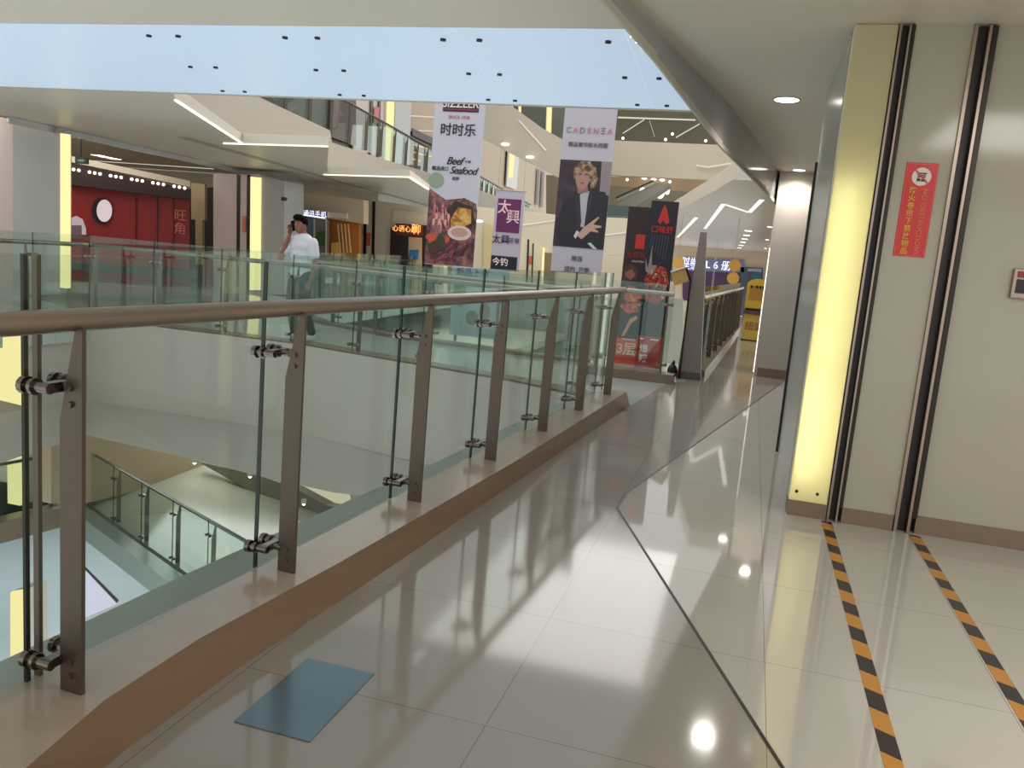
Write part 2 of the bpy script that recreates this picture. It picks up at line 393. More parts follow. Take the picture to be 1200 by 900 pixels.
strip('stone_curb', e1, 0.3, -0.02, 0.05, BASEB, -1, label='low grey kerb along the bridge edge above the white fascia', cat='curb')
e2 = [(-8.5, 14.05), (-7.3, 13.0), (-5.57, 12.2), (-3.15, 11.85), (-2.2, 11.85)]
strip('stone_curb', e2, 0.25, -0.02, 0.05, BASEB, -1, label='low brown kerb along the far side of the bridge', cat='curb')
strip('stone_curb', [(-0.72, 11.9), (-0.42, 22.7)], 0.2, 0, 0.10, BASEB, 1, label='low kerb under the glass running to the yellow machine', cat='curb')
# bridge fascia facing the near void: upper band and the lower splayed band
fb = B()
fp = [(-10.2, 4.0), (-9.35, 9.92), (-5.9, 9.97), (-2.58, 9.14), (-1.58, 8.66), (-1.1, 8.4)]
for i, (a, c) in enumerate(zip(fp[:-1], fp[1:])):
    fb.add([(*a, 0.03), (*c, 0.03), (*c, -1.2), (*a, -1.2)], [(0, 1, 2, 3)])
fb.build('trim_3', FASC, kind='structure')
lopx = [(102, 510), (220, 537), (300, 557), (390, 577), (480, 588), (600, 600)]
lo = [Vector((-9.3, 4.0, -2.1))] + [ony(x, y, 9.55 - 0.12 * i) for i, (x, y) in enumerate(lopx)]
hi = [(-10.2, 4.0, -1.2), (-9.35, 9.92, -1.2), (-7.6, 9.95, -1.2), (-5.9, 9.97, -1.2), (-4.2, 9.56, -1.2), (-2.58, 9.14, -1.2), (-1.1, 8.4, -1.2)]
fb = B()
for i in range(6): fb.add([hi[i], hi[i + 1], lo[i + 1], lo[i]], [(0, 1, 2, 3)])
fb.build('trim_4', FASC, kind='structure')

# ------------------------------------------------------------------ lower levels seen through the glass
L2 = -4.3
B().prism([(-12.85, 13.5, L2), (-8.58, 11.32, L2), (-4.5, 9.2, L2), (0, 8.0, L2), (0, 45, L2), (-40, 45, L2), (-40, 10, L2), (-13.2, 11.7, L2)], (0, 0, -0.35)).build('floor', mat('l2_tile', (172, 172, 156), 0.14, 0, 0.04, 1), kind='structure')
B().prism([(-40, -6, -8.6), (8, -6, -8.6), (8, 27, -8.6), (-40, 27, -8.6)], (0, 0, -0.2)).build('floor', LOWF, kind='structure')
B().prism([(-0.9, -3, -8.6), (-0.9, 12, -8.6), (-0.9, 12, -0.3), (-0.9, -3, -0.3)], (0.2, 0, 0)).build('wall_under_walkway', FASC, kind='structure')
B().prism([(-40, 27, -8.6), (0, 27, -8.6), (0, 27, L2), (-40, 27, L2)], (0, 0.2, 0)).build('wall_ground_level', FASC, kind='structure')
B().prism([(-40, 30, L2), (0, 30, L2), (0, 30, 0), (-40, 30, 0)], (0, 0.3, 0)).build('wall_lower_level', CREAM, kind='structure')
B().prism([(-40, 10.2, -1.25), (-1, 10.2, -1.25), (-1, 14, -1.25), (-6, 14.5, -1.25), (-6, 30, -1.25), (-40, 30, -1.25)], (0, 0, 0.2)).build('ceiling', CEIL, kind='structure')
p2 = [(-14.3, 6.2), (-12.85, 13.55), (-8.58, 11.42), (-4.3, 9.3)]
balustrade('glass_balustrade', 'lower floor glass balustrade seen down through the near glass', p2, L2, spaced(p2, 1.25, 0.5), side=-1, ztop=1.30, zrail=1.22, glass=GLF, detail=False, goff=0.1, rm=mat('grey_rail', (96, 104, 100), 0.4, 0.5))
B().prism([(-14.2, 6.2, L2), (-12.85, 13.6, L2), (-20, 13.6, L2), (-20, 6.2, L2)], (0, 0, -0.35)).build('floor', MATS['l2_tile'], kind='structure')
strip('stone_curb', [(-14.3, 6.2), (-12.9, 13.35)], 0.35, L2 - 0.35, L2 + 0.06, BASEB, 1, label='brown kerb on the lower floor under its left glass run', cat='curb')
strip('stone_curb', [(-12.9, 13.35), (-8.58, 11.15), (-4.3, 9.0)], 0.3, L2 - 0.35, L2 + 0.06, LEDGE, 1, label='grey kerb on the lower floor under its right glass run', cat='curb')
# brown lower shop wall, its ceiling lamps and the diagonal bulkhead
q1, q2 = onz(160, 575, L2), onz(238, 545, L2); PLS = vplane(q1, q2)
q3, q4 = onz(290, 574, L2), onz(392, 608, L2); PLB = vplane(q3, q4)
slab('wall_lower_shop', [(60, 470), (190, 515), (238, 528), (238, 545), (215, 556), (160, 575), (100, 590), (60, 590)], PLS, 0.3, mat('lower_shop_wall', (176, 152, 124), 0.5, 0, 0.1, 1.5), kind='structure')
slab('ceiling_bulkhead', [(232, 541), (300, 556), (345, 572), (382, 592), (410, 598), (405, 612), (392, 608), (348, 598), (290, 574)], PLB, 0.25, mat('bulkhead', (112, 106, 92), 0.5, 0, 0.05, 2), label='dark diagonal bulkhead on the lower floor behind the second post', cat='bulkhead')
slab('wall_glow_panel', [(338, 556), (400, 573), (408, 603), (384, 598), (340, 584)], (PLB[0] + PLB[1] * 0.6, PLB[1]), 0.2, lamp('cream_glow', (240, 232, 200), 0.7), label='cream wall patch with painted-in glow on the lower floor behind the second post', cat='wall panel')  # wall brightness put in as emission; the patch is no lamp
for i, (x, y) in enumerate(((228, 542), (293, 558), (356, 590))):
    p = ony(x, y, 13.8 - i * 0.25)
    t = thing('spotlight', p, ('small bright spotlight on the lower floor above the brown shop wall', 'small lower floor spotlight left of the second post', 'tiny spotlight on the lower floor right of the second post')[i], 'light')
    B().tube([p, p + Vector((0, 0, 0.08))], 0.05, 12).build('housing', WHITE, t); B().ball(p, 0.035, 10, 6).build('bulb', SPOT, t)
def lit_column(px, pl, t, label):
    o = thing('light_column', onp(*px[0], pl), label, 'light column')
    slab('light_panel', px, pl, 0.08, LED_Y, o)
    q = poly(px, pl); w = (q[1] - q[0]).normalized() if (q[1] - q[0]).length > 0 else Vector((1, 0, 0))
    B().prism([p + pl[1] * 0.08 for p in q], pl[1] * t).build('housing', CREAM, o); return o
lit_column([(8, 487), (26, 491), (25, 592), (9, 598)], yplane(12.6), 0.4, 'tall lit yellow column panel standing on the lower floor at far left')
lit_column([(12, 694), (28, 692), (30, 800), (12, 800)], yplane(10.5), 0.4, 'lit yellow panel on the ground floor at bottom left')
PV = vplane((-10.2, 4.0), (-9.35, 9.92)); PV = (PV[0] - PV[1] * 0.12, PV[1])
lit_column([(4, 384), (26, 388), (25, 475), (4, 470)], PV, 0.02, 'lit yellow panel below handrail level at far left')
slab('wall_red_corner', [(-30, 478), (4, 480), (4, 512), (-30, 510)], yplane(13), 0.2, RED, label='red wall patch left of the yellow column on the lower floor', cat='wall panel')
slab('trim_5', [(100, 664), (139, 703), (137, 707), (100, 668)], zplane(-8.59), 0.01, JOINT, kind='structure')
slab('floor_patch', [(100, 668), (139, 707), (100, 724)], zplane(-8.59), 0.01, mat('lilac_tile', (236, 226, 246), 0.2), label='bright lilac white patch of floor tiles on the ground floor', cat='floor panel')

# lower glimpses beyond the bridge
for i, px in enumerate(([(624, 414), (670, 421), (670, 423), (624, 416)], [(672, 421), (708, 425), (708, 427), (672, 423)])):
    slab('cove_strip', px, yplane(17), 0.05, COVE, label=('thin bright cove line on the lower floor beyond the bridge, left piece', 'thin bright cove line on the lower floor beyond the bridge, right piece')[i], cat='light')
slab('wall_beyond_bridge', [(440, 330), (800, 350), (800, 460), (440, 440)], yplane(27.5), 0.2, mat('beyond', (168, 172, 160), 0.5, 0, 0.2, 0.6), kind='structure')

# ------------------------------------------------------------------ fire shutter wall on the right
W = thing('wall_panels', (0.375, 5.43, 0), '', '')
bpy.data.objects.remove(W)
YW = 5.43
B().box(0.70, 1.01, YW, YW + 0.15, 0.10, 3.0).build('wall_right', WALLR, kind='structure')
B().box(1.13, 7.9, YW + 0.02, YW + 0.17, 0.10, 3.0).build('wall_right', WALLR, kind='structure')
B().box(0.62, 0.70, YW + 0.06, YW + 0.15, 0.0, 3.0).box(1.01, 1.13, YW + 0.06, YW + 0.15, 0.0, 3.0).build('wall_right', BLACK, kind='structure')
B().box(0.378, 0.615, YW - 0.005, YW + 0.13, 0.0, 0.10).box(0.705, 1.005, YW - 0.006, YW + 0.13, 0.0, 0.10).box(1.135, 7.9, YW + 0.012, YW + 0.15, 0.0, 0.115).build('baseboard_right', BASEB, kind='structure')
for i, (x0, x1) in enumerate(((0.615, 0.705), (1.005, 1.135))):
    t = thing('shutter_track', (x0, YW, 0), ('narrow steel fire shutter track beside the glowing column panel', 'wider steel fire shutter track right of the red sticker')[i], 'shutter track')
    w = (x1 - x0)
    B().box(x0 + w * 0.04, x0 + w * 0.18, YW - 0.02, YW + 0.06, 0, 2.99).build('guide_rail', STEEL, t)
    B().box(x0 + w * 0.62, x0 + w * 0.74, YW - 0.02, YW + 0.06, 0, 2.99).build('guide_rail', STEEL, t)
    B().box(x0 + w * 0.20, x0 + w * 0.60, YW + 0.035, YW + 0.06, 0, 2.99).build('channel', BLACK, t)
    B().box(x0 + w * 0.78, x1, YW - 0.01, YW + 0.05, 0.1, 2.99).build('side_channel', DARKM, t)
# glowing column: diffuser in front of fluorescent tubes in a white cavity
t = thing('light_column', (0.375, YW, 0.1), 'glowing yellow-white column panel beside the fire shutter tracks', 'light column')
dm = bpy.data.materials.new('diffuser'); dm.use_nodes = True; nt = dm.node_tree; nt.nodes.clear()
tr = nt.nodes.new('ShaderNodeBsdfTranslucent'); tr.inputs[0].default_value = lin((250, 250, 226))
gl = nt.nodes.new('ShaderNodeBsdfPrincipled'); gl.inputs['Base Color'].default_value = lin((228, 222, 196)); gl.inputs['Roughness'].default_value = 0.15
mx = nt.nodes.new('ShaderNodeMixShader'); mx.inputs[0].default_value = 0.35; oo = nt.nodes.new('ShaderNodeOutputMaterial')
nt.links.new(tr.outputs[0], mx.inputs[1]); nt.links.new(gl.outputs[0], mx.inputs[2]); nt.links.new(mx.outputs[0], oo.inputs[0])
B().box(0.378, 0.612, YW - 0.004, YW - 0.001, 0.10, 2.99).build('diffuser', dm, t)
B().box(0.378, 0.382, YW, YW + 0.12, 0.10, 2.99).box(0.608, 0.612, YW, YW + 0.12, 0.10, 2.99).box(0.378, 0.612, YW + 0.12, YW + 0.125, 0.1, 2.99).build('cavity', mat('cavity_white', (235, 228, 205), 0.6), t)
TUBE1 = lamp('tube_bright', (254, 250, 222), 30.0); TUBE2 = lamp('tube_dim', (254, 250, 214), 7.5)
B().tube([(0.455, YW + 0.07, 0.22), (0.455, YW + 0.07, 0.95)], 0.014, 10).build('tube', TUBE1, t)
B().tube([(0.47, YW + 0.07, 1.0), (0.47, YW + 0.07, 2.1)], 0.012, 10).build('tube', TUBE2, t)
for x in (0.42, 0.545):
    B().tube([(x, YW - 0.010, 0.16), (x, YW - 0.003, 0.16)], 0.010, 12).build('screw', DARKM, t)
# the side of that pier, mirror-like panels, running away from the camera
B().box(0.374, 0.70, YW + 0.14, 7.45, 0.0, 3.0).build('wall_pier', mat('pier_side', (182, 186, 180), 0.2, 0.1, 0.02, 2), kind='structure')
B().box(0.355, 0.374, 7.38, 7.45, 0.0, 2.45).build('trim_6', DARKM, kind='structure')
# fire alarm box on the wall, mostly off the right edge
t = thing('alarm_box', (1.45, YW, 1.50), 'small red and black alarm box on the right wall at the photo edge', 'alarm')
B().box(1.425, 1.60, YW - 0.012, YW + 0.03, 1.49, 1.66).build('frame', STEEL, t, bevel=0.004)
B().box(1.445, 1.60, YW - 0.02, YW - 0.01, 1.52, 1.60).build('window', BLACK, t)
B().box(1.445, 1.60, YW - 0.02, YW - 0.01, 1.61, 1.645).build('banner', RED, t)
# red sticker
t = thing('sticker', (0.855, YW, 1.95), 'red vertical fire shutter warning sticker with yellow characters', 'sign')
SR = mat('sticker_red', (205, 42, 42), 0.25); SY = mat('sticker_yellow', (232, 170, 52), 0.4); SW = mat('sticker_white', (225, 215, 205), 0.4)
B().box(0.768, 0.942, YW - 0.004, YW - 0.001, 1.68, 2.225).build('sheet', SR, t)
bo = B()
for (a, b, c, d) in ((0.774, 0.936, 1.686, 1.689), (0.774, 0.936, 2.216, 2.219), (0.774, 0.777, 1.686, 2.219), (0.933, 0.936, 1.686, 2.219)): bo.box(a, b, YW - 0.006, YW - 0.004, c, d)
bo.build('border', mat('sticker_pink', (226, 90, 84), 0.4), t)
dc = B(); dc.tube([(0.858, YW - 0.006, 2.145), (0.858, YW - 0.003, 2.145)], 0.052, 32)
dc.build('roundel', SW, t)
ic = B()
for (a, b, c, d) in ((0.832, 0.884, 2.160, 2.168), (0.836, 0.880, 2.150, 2.156), (0.836, 0.880, 2.141, 2.147), (0.834, 0.852, 2.118, 2.136), (0.856, 0.878, 2.118, 2.130), (0.862, 0.874, 2.131, 2.138)): ic.box(a, b, YW - 0.008, YW - 0.006, c, d)
ic.build('pictogram', BLACK, t)
B().obox((0.858, YW - 0.009, 2.145), (0.036, 0, -0.036), (0, 0.001, 0), (0.003, 0, 0.003)).build('slash', SR, t)
for i, ch in enumerate('防火卷帘下禁放物品'):
    letters('character', ch, 0.042, SY, (1, 0, 0), (0, 0, 1), (0.823, YW - 0.006, 2.062 - i * 0.044), t, bold=0.0012)
letters('lettering', 'NO OBSTRUCTIONS', 0.040, mat('sticker_or', (222, 120, 66), 0.4), (0, 0, -1), (1, 0, 0), (0.888, YW - 0.006, 1.885), t, bold=0.0005, spacing=1.05)

# hazard tapes and floor plate
HZ = stripe_mat()
for i, (a, b) in enumerate((((0.588, 5.40), (0.572, -1.0)), ((1.10, 5.40), (1.115, -1.0)))):
    w = 0.062
    B().prism([(a[0], a[1], 0), (a[0] + w, a[1], 0), (b[0] + w, b[1], 0), (b[0], b[1], 0)], (0, 0, 0.0015)).build('hazard_tape', HZ, label=('black and yellow hazard tape on floor running from the narrow shutter track', 'black and yellow hazard tape on floor running from the wider shutter track')[i], cat='floor tape', group='hazard tapes on the floor')
B().box(-1.372, -1.110, 2.048, 2.49, 0, 0.004).build('floor_plate', mat('plate_blue', (112, 130, 140), 0.2, 0.5, 0.15, 6), label='square blue-grey metal cover plate on the floor near the curb', cat='floor plate')

# ------------------------------------------------------------------ near ceiling
B().prism([(-14, -6, 3.0), (8, -6, 3.0), (8, 5.60, 3.0), (-14, 5.60, 3.0)], (0, 0, 0.3)).build('ceiling', CEIL, kind='structure')
E1 = [(-0.86, 5.60), (-0.817, 5.7), (-0.455, 7.9), (-0.03, 11.4), (0.24, 14.3)]
B().prism([(x, y, 3.0) for x, y in E1] + [(8, 14.3, 3.0), (8, 5.60, 3.0)], (0, 0, 0.3)).build('ceiling', CEIL, kind='structure')
# luminous frosted glass ceiling panes over the void, point fixed with bolts
t = thing('luminous_ceiling', (-5, 7, 3.0), 'pale blue luminous glass ceiling panels with bolt fixings above the void', 'ceiling light')
seams = [onz(x, y, 3.0) for x, y in ((190, 40), (262, 97), (350, 40), (400, 97), (540, 45), (590, 120))]
ys0, ys1 = 5.62, 8.35
def xat(a, b, y): return a.x + (b.x - a.x) * (y - a.y) / (b.y - a.y)
cutsx = [(-14.0, -14.0), (xat(seams[0], seams[1], ys0), xat(seams[0], seams[1], ys1)), (xat(seams[2], seams[3], ys0), xat(seams[2], seams[3], ys1)), (xat(seams[4], seams[5], ys0), xat(seams[4], seams[5], ys1)), (-1.02, -1.15), (-0.93, -0.42)]
BL = bpy.data.materials.new('frosted_light'); BL.use_nodes = True; nt = BL.node_tree; b = nt.nodes['Principled BSDF']
b.inputs['Base Color'].default_value = lin((150, 160, 168)); b.inputs['Roughness'].default_value = 0.38
b.inputs['Emission Color'].default_value = lin((196, 220, 244)); b.inputs['Emission Strength'].default_value = 0.62
for (a0, a1), (b0, b1) in zip(cutsx[:-1], cutsx[1:]):
    g = 0.0015
    B().prism([(a0 + g, ys0, 3.0), (b0 - g, ys0, 3.0), (b1 - g, ys1 , 3.0), (a1 + g, ys1, 3.0)], (0, 0, 0.02)).build('pane', BL, t)
for (a0, a1) in cutsx[1:5]:
    for f_ in (0.1, 0.5, 0.92):
        for k in (-1, 1):
            x = a0 + (a1 - a0) * f_ + 0.14 * k; y = ys0 + (ys1 - ys0) * f_
            B().tube([(x, y, 3.0), (x, y, 2.985)], 0.022, 12).build('bolt', DARKM, t)
B().prism([(-14, 8.35, 3.0), (-0.42, 8.35, 3.0), (-0.42, 8.45, 3.0), (-14, 8.45, 3.0)], (0, 0, 0.15)).build('trim_7', WHITE, kind='structure')
# hanging glass smoke barrier at the ceiling edge
t = thing('smoke_barrier', (-0.4, 8, 3.0), 'hanging grey glass smoke barrier along the ceiling edge by the downlight', 'barrier')
SB = mat('barrier_glass', (178, 174, 174), 0.12, 0.0, 0.10, 1.2, 0.5)
seg = [(-1.03, 4.4, 2.90), (-0.817, 5.7, 2.82), (-0.455, 7.9, 2.60), (-0.03, 11.4, 2.56), (0.24, 14.3, 2.55)]
b = B(); be = B()
for a, c in zip(seg[:-1], seg[1:]):
    a3, c3 = Vector((a[0], a[1], 0)), Vector((c[0], c[1], 0)); n = Vector(((c3 - a3).y, -(c3 - a3).x, 0)).normalized() * 0.012
    ea, ec = a[2] + 0.04, c[2] + 0.06
    b.prism([a3 + Vector((0, 0, ea)), c3 + Vector((0, 0, ec)), c3 + Vector((0, 0, 2.999)), a3 + Vector((0, 0, 2.999))], n)
    be.prism([a3 + Vector((0, 0, a[2])), c3 + Vector((0, 0, c[2])), c3 + Vector((0, 0, ec)), a3 + Vector((0, 0, ea))], n * 1.6)
b.build('pane', SB, t); be.build('edge_strip', WHITE, t)
for i in range(9):
    p = Vector((-0.99 + 0.018 * i, 5.72 + 0.14 * i, 2.985)); B().ball(p, 0.007, 8, 6).build('bead_lamp', SPOTD, t)

def downlight(p, r, label, group=None, m=SPOT, e=0, ang=150):
    o = thing('downlight', p, label, 'downlight', group)
    b = B(); b.tube([p + Vector((0, 0, 0.001)), p - Vector((0, 0, 0.008))], r, 28); b.build('trim_ring', WHITE, o)
    B().tube([p - Vector((0, 0, 0.008)), p - Vector((0, 0, 0.011))], r * 0.86, 28).build('lens', m, o)
    if e:
        l = bpy.data.lights.new('downlight_beam', 'SPOT'); l.energy = e; l.color = (1, 0.95, 0.87); l.shadow_soft_size = r * 0.8; l.spot_size = math.radians(ang); l.spot_blend = 0.7
        q = bpy.data.objects.new('beam', l); COL.objects.link(q); q.parent = o; q.location = (0, 0, -0.03)
    return o
downlight(Vector((0.067, 7.68, 3.0)), 0.115, 'large round downlight in the walkway ceiling nearest the camera', e=48)
downlight(Vector((0.40, 12.55, 3.0)), 0.09, 'round downlight beside the bright patch on the far column', e=60)
downlight(Vector((0.02, 14.0, 3.0)), 0.09, 'round downlight left of the bright patch on the far column', e=30)
# far walkway ceiling, wider, with zigzag coves
fc = [(876, 213), (795, 252), (700, 292), (700, 305), (905, 318), (945, 200)]
pts = [(0.25, 14.3, 3.0), (-0.55, 14.3, 3.0), (-0.95, 16.5, 3.0), (-2.7, 25.0, 3.0), (-6, 40, 3.0), (-6, 60, 3.0), (8, 60, 3.0), (8, 14.3, 3.0)]
B().prism(pts, (0, 0, 0.3)).build('ceiling', mat('far_ceiling', (205, 198, 186), 0.3, 0, 0.02, 1), kind='structure')
def cove(px, z, w, label, m=COVE, zz=None):
    o = thing('cove_light', onz(*px[0], z), label, 'light')
    for a, c in zip(px[:-1], px[1:]):
        a3, c3 = onz(*a, z), onz(*c, z); d = (c3 - a3).normalized(); n = Vector((-d.y, d.x, 0)) * w
        B().prism([a3 - n + Vector((0, 0, -.005)), c3 - n + Vector((0, 0, -.005)), c3 + n + Vector((0, 0, -.005)), a3 + n + Vector((0, 0, -.005))], (0, 0, 0.02)).build('diffuser', m, o)
    return o
cove([(794, 278), (816, 255)], 3.0, 0.05, 'short slanting cove light on the far ceiling beside the display boards')
cove([(826, 268), (848, 239), (878, 249), (893, 234)], 3.0, 0.05, 'zigzag cove light on the far ceiling above the tapered pylon', m=lamp('cove_mid', (255, 246, 235), 1.3))
for i in range(7):
    p = Vector((-0.42 - 0.05 * i, 30.5 + 3.2 * i, 3.0)); p = onz(877 - 2.1 * i, 270.5 + (0, 5.2, 9.6, 13.3, 17, 20, 23)[i], 3.0)
    o = thing('downlight', p, 'small square downlight in the row receding along the far walkway ceiling', 'downlight', 'row of square downlights on the far ceiling')
    B().box(p.x - 0.12, p.x + 0.12, p.y - 0.22, p.y + 0.22, p.z - 0.01, p.z).build('lens', SPOTD, o)
for i, (x, y) in enumerate(((902, 266), (899, 281), (897, 291))):
    p = onz(x, y, 3.0); o = thing('downlight', p, 'small square downlight beside the far column top', 'downlight', 'downlights beside the far column')
    B().box(p.x - 0.07, p.x + 0.07, p.y - 0.15, p.y + 0.15, p.z - 0.01, p.z).build('lens', SPOTD, o)

# far column by the walkway
B().box(0.154, 2.4, 12.81, 13.6, 0.0, 3.0).build('wall_far_column', mat('far_column', (192, 184, 174), 0.35, 0, 0.02, 2), kind='structure')
B().box(0.20, 2.4, 12.79, 12.81, 0.0, 0.13).build('baseboard_far_column', BASEB, kind='structure')
B().box(0.140, 0.154, 12.82, 12.90, 0.05, 1.9).build('edge_light', COVE, label='thin bright light strip on the left edge of the far column', cat='light')
B().box(2.2, 2.4, 7.45, 12.8, 0, 3).build('wall_recess', GREYP, kind='structure')

# ------------------------------------------------------------------ tapered pylon
t = thing('tapered_pylon', (-0.70, 11.6, 0), 'dark grey tapered pylon standing at the end of the balustrade', 'pylon')
def loft(b, c0, w0, c1, w1, z0, z1, k=0):
    v = []
    for (c, w, z) in ((c0, w0, z0), (c1, w1, z1)):
        v += [(c[0] - w[0], c[1] - w[1], z), (c[0] + w[0], c[1] - w[1], z), (c[0] + w[0], c[1] + w[1], z), (c[0] - w[0], c[1] + w[1], z)]
    b.add(v, [(0, 3, 2, 1), (4, 5, 6, 7), (0, 1, 5, 4), (1, 2, 6, 5), (2, 3, 7, 6), (3, 0, 4, 7)], k)
b = B(); loft(b, (-0.715, 11.6), (0.155, 0.12), (-0.745, 11.6), (0.045, 0.045), 0.10, 2.0)
b.build('shaft', mat('pylon_grey', (132, 122, 114), 0.4, 0.3, 0.06, 4), t)
b = B(); loft(b, (-0.715, 11.6), (0.17, 0.135), (-0.715, 11.6), (0.155, 0.12), 0.0, 0.10); b.build('foot', mat('pylon_foot', (84, 74, 68), 0.4), t)
B().box(-0.555, -0.535, 11.5, 11.62, 0.25, 1.95).build('glass_fin', GLF, t)
t = thing('waste_bag', (-0.93, 11.35, 0), 'small dark bundle on the floor left of the tapered pylon', 'bundle')
B().ball((-0.93, 11.35, 0.10), (0.07, 0.07, 0.10), 14, 8).build('sack', BLACK, t, smooth=True); B().tube([(-0.93, 11.35, 0.18), (-0.92, 11.35, 0.25)], [0.03, 0.012], 8).build('knot', BLACK, t)

# ------------------------------------------------------------------ display boards (two tall prints)
XR, ZU = (1, 0, 0), (0, 0, 1)
def mottled(n, c1, c2, c3, scale):
    m = bpy.data.materials.new(n); m.use_nodes = True; nt = m.node_tree; b = nt.nodes['Principled BSDF']; b.inputs['Roughness'].default_value = 0.5
    tc = nt.nodes.new('ShaderNodeTexCoord'); v = nt.nodes.new('ShaderNodeTexNoise'); v.inputs['Scale'].default_value = scale; v.inputs['Detail'].default_value = 5; v.inputs['Distortion'].default_value = 1.2
    cr = nt.nodes.new('ShaderNodeValToRGB'); e = cr.color_ramp.elements
    e[0].position = 0.36; e[0].color = lin(c1); e[1].position = 0.66; e[1].color = lin(c3); q = cr.color_ramp.elements.new(0.5); q.color = lin(c2)
    nt.links.new(tc.outputs['Object'], v.inputs['Vector']); nt.links.new(v.outputs['Fac'], cr.inputs['Fac']); nt.links.new(cr.outputs['Color'], b.inputs['Base Color'])
    return m
def ink(n, rgb): return mat('ink_' + n, rgb, 0.5)
def board_at(y, x0, x1, z0, z1):
    def P(u, v, lift=0.0): return Vector((x0 + (x1 - x0) * u, y - lift, z0 + (z1 - z0) * v))
    return P
def blob(P, u, v, ru, rv, ang=0, n=14, lift=0.006, jag=0.0):
    pts = []
    for i in range(n):
        a = 2 * PI * i / n; k = 1 + (random.uniform(-jag, jag) if jag else 0)
        du, dv = ru * math.cos(a) * k, rv * math.sin(a) * k
        pts.append(P(u + du * math.cos(ang) - dv * math.sin(ang) * (ru / rv if False else 1), v + du * math.sin(ang) * 0.3 + dv * math.cos(ang), lift))
    return pts
def pic(name, polys, m, parent, **kw):
    b = B()
    for p in polys: b.prism(p, (0, -0.002, 0))
    return b.build(name, m, parent, **kw)
def rect(P, u0, u1, v0, v1, lift=0.006): return [P(u0, v0, lift), P(u1, v0, lift), P(u1, v1, lift), P(u0, v1, lift)]

t = thing('display_board', (-1.75, 12.35, 0), 'left narrow dark red promotional board with a red block and 3层 near its foot', 'display board')
t['label'] = 'narrower dark promotional board reading 3层 on an orange red foot panel'
P = board_at(12.35, -1.91, -1.55, 0.0, 2.33)
B().box(-1.91, -1.55, 12.35, 12.42, 0.0, 2.33).build('board', ink('maroon', (40, 14, 18)), t)
pic('red_logo', [rect(P, 0.42, 0.80, 0.74, 0.83)], ink('logo', (190, 36, 28)), t)
letters('lettering', '龙虾馆', 0.10, ink('dim', (140, 30, 28)), XR, ZU, P(0.5, 0.70, 0.01), t)
letters('small_text', 'CRAYFISH', 0.04, ink('cream', (220, 200, 190)), XR, ZU, P(0.6, 0.66, 0.01), t)
pic('round_dish', [blob(P, 0.35, 0.57, 0.33, 0.07, 0, 20)], ink('dish', (70, 40, 34)), t)
pic('meat_picture', [blob(P, 0.35, 0.575, 0.24, 0.035, 0, 9, 0.009, 0.3)], ink('meat', (150, 84, 66)), t)
pic('sauce_picture', [blob(P, 0.55, 0.45, 0.40, 0.055, 0, 12, 0.007, 0.25), blob(P, 0.5, 0.37, 0.42, 0.04, 0, 12, 0.007, 0.25)], mottled('sauce_ink', (150, 46, 30), (206, 78, 48), (230, 130, 90), 9), t)
pic('arm_picture', [[P(0.25, 0.18, 0.008), P(0.36, 0.18, 0.008), P(0.62, 0.27, 0.008), P(0.85, 0.30, 0.008), P(0.80, 0.32, 0.008), P(0.52, 0.295, 0.008)]], ink('skin', (206, 150, 124)), t)
pic('foot_panel', [rect(P, 0, 1, 0.0, 0.165)], ink('foot', (222, 70, 40)), t)
pic('white_dashes', [rect(P, 0.3, 0.85, 0.157, 0.166, 0.01)], ink('cream', (220, 200, 190)), t)
letters('floor_number', '3层', 0.20, ink('pale', (240, 200, 180)), XR, ZU, P(0.52, 0.095, 0.012), t, bold=0.003)

t = thing('display_board', (-1.38, 12.28, 0), 'wider black promotional board with crayfish heap and red logo', 'display board')
P = board_at(12.28, -1.575, -1.185, 0.0, 2.43)
B().box(-1.575, -1.185, 12.28, 12.34, 0.0, 2.43).build('board', ink('nightblue', (20, 18, 34)), t)
pic('logo_mark', [[P(0.30, 0.88, 0.006), P(0.42, 0.95, 0.006), P(0.5, 0.98, 0.006), P(0.6, 0.95, 0.006), P(0.74, 0.88, 0.006), P(0.62, 0.865, 0.006), P(0.5, 0.89, 0.006), P(0.42, 0.865, 0.006)]], ink('logo', (190, 36, 28)), t)
letters('lettering', '口味虾', 0.11, ink('logo', (190, 36, 28)), XR, ZU, P(0.5, 0.83, 0.012), t, bold=0.002)
b = [[P(0.1 + 0.1 * i, 0.72 - 0.012 * i, 0.006), P(0.13 + 0.1 * i, 0.72 - 0.012 * i, 0.006), P(0.17 + 0.1 * i, 0.80, 0.006), P(0.14 + 0.1 * i, 0.80, 0.006)] for i in range(7)]
pic('grey_strokes', b, ink('greyblue', (70, 66, 92)), t)
pic('feeler_picture', [[P(0.0, 0.66, 0.008), P(0.12, 0.60, 0.008), P(0.2, 0.74, 0.008), P(0.26, 0.62, 0.008), P(0.45, 0.62, 0.008), P(0.3, 0.56, 0.008), P(0.05, 0.58, 0.008)]], ink('shell', (150, 130, 126)), t)
pic('crayfish_heap', [blob(P, 0.52, 0.535, 0.46, 0.085, 0, 18, 0.006, 0.12), blob(P, 0.45, 0.45, 0.40, 0.06, 0, 14, 0.006, 0.15)], mottled('crayfish_ink', (88, 18, 16), (150, 36, 26), (206, 96, 70), 22), t)
cr = []; cs = []
for i in range(46):
    u, v = random.uniform(0.12, 0.9), random.uniform(0.42, 0.60)
    (cr if i % 3 else cs).append(blob(P, u, v, random.uniform(0.03, 0.07), random.uniform(0.006, 0.014), random.uniform(-1, 1), 7, 0.009, 0.3))
pic('crayfish_claws', cr, ink('claw', (196, 66, 44)), t); pic('garlic_bits', cs, ink('garlic', (222, 170, 140)), t)
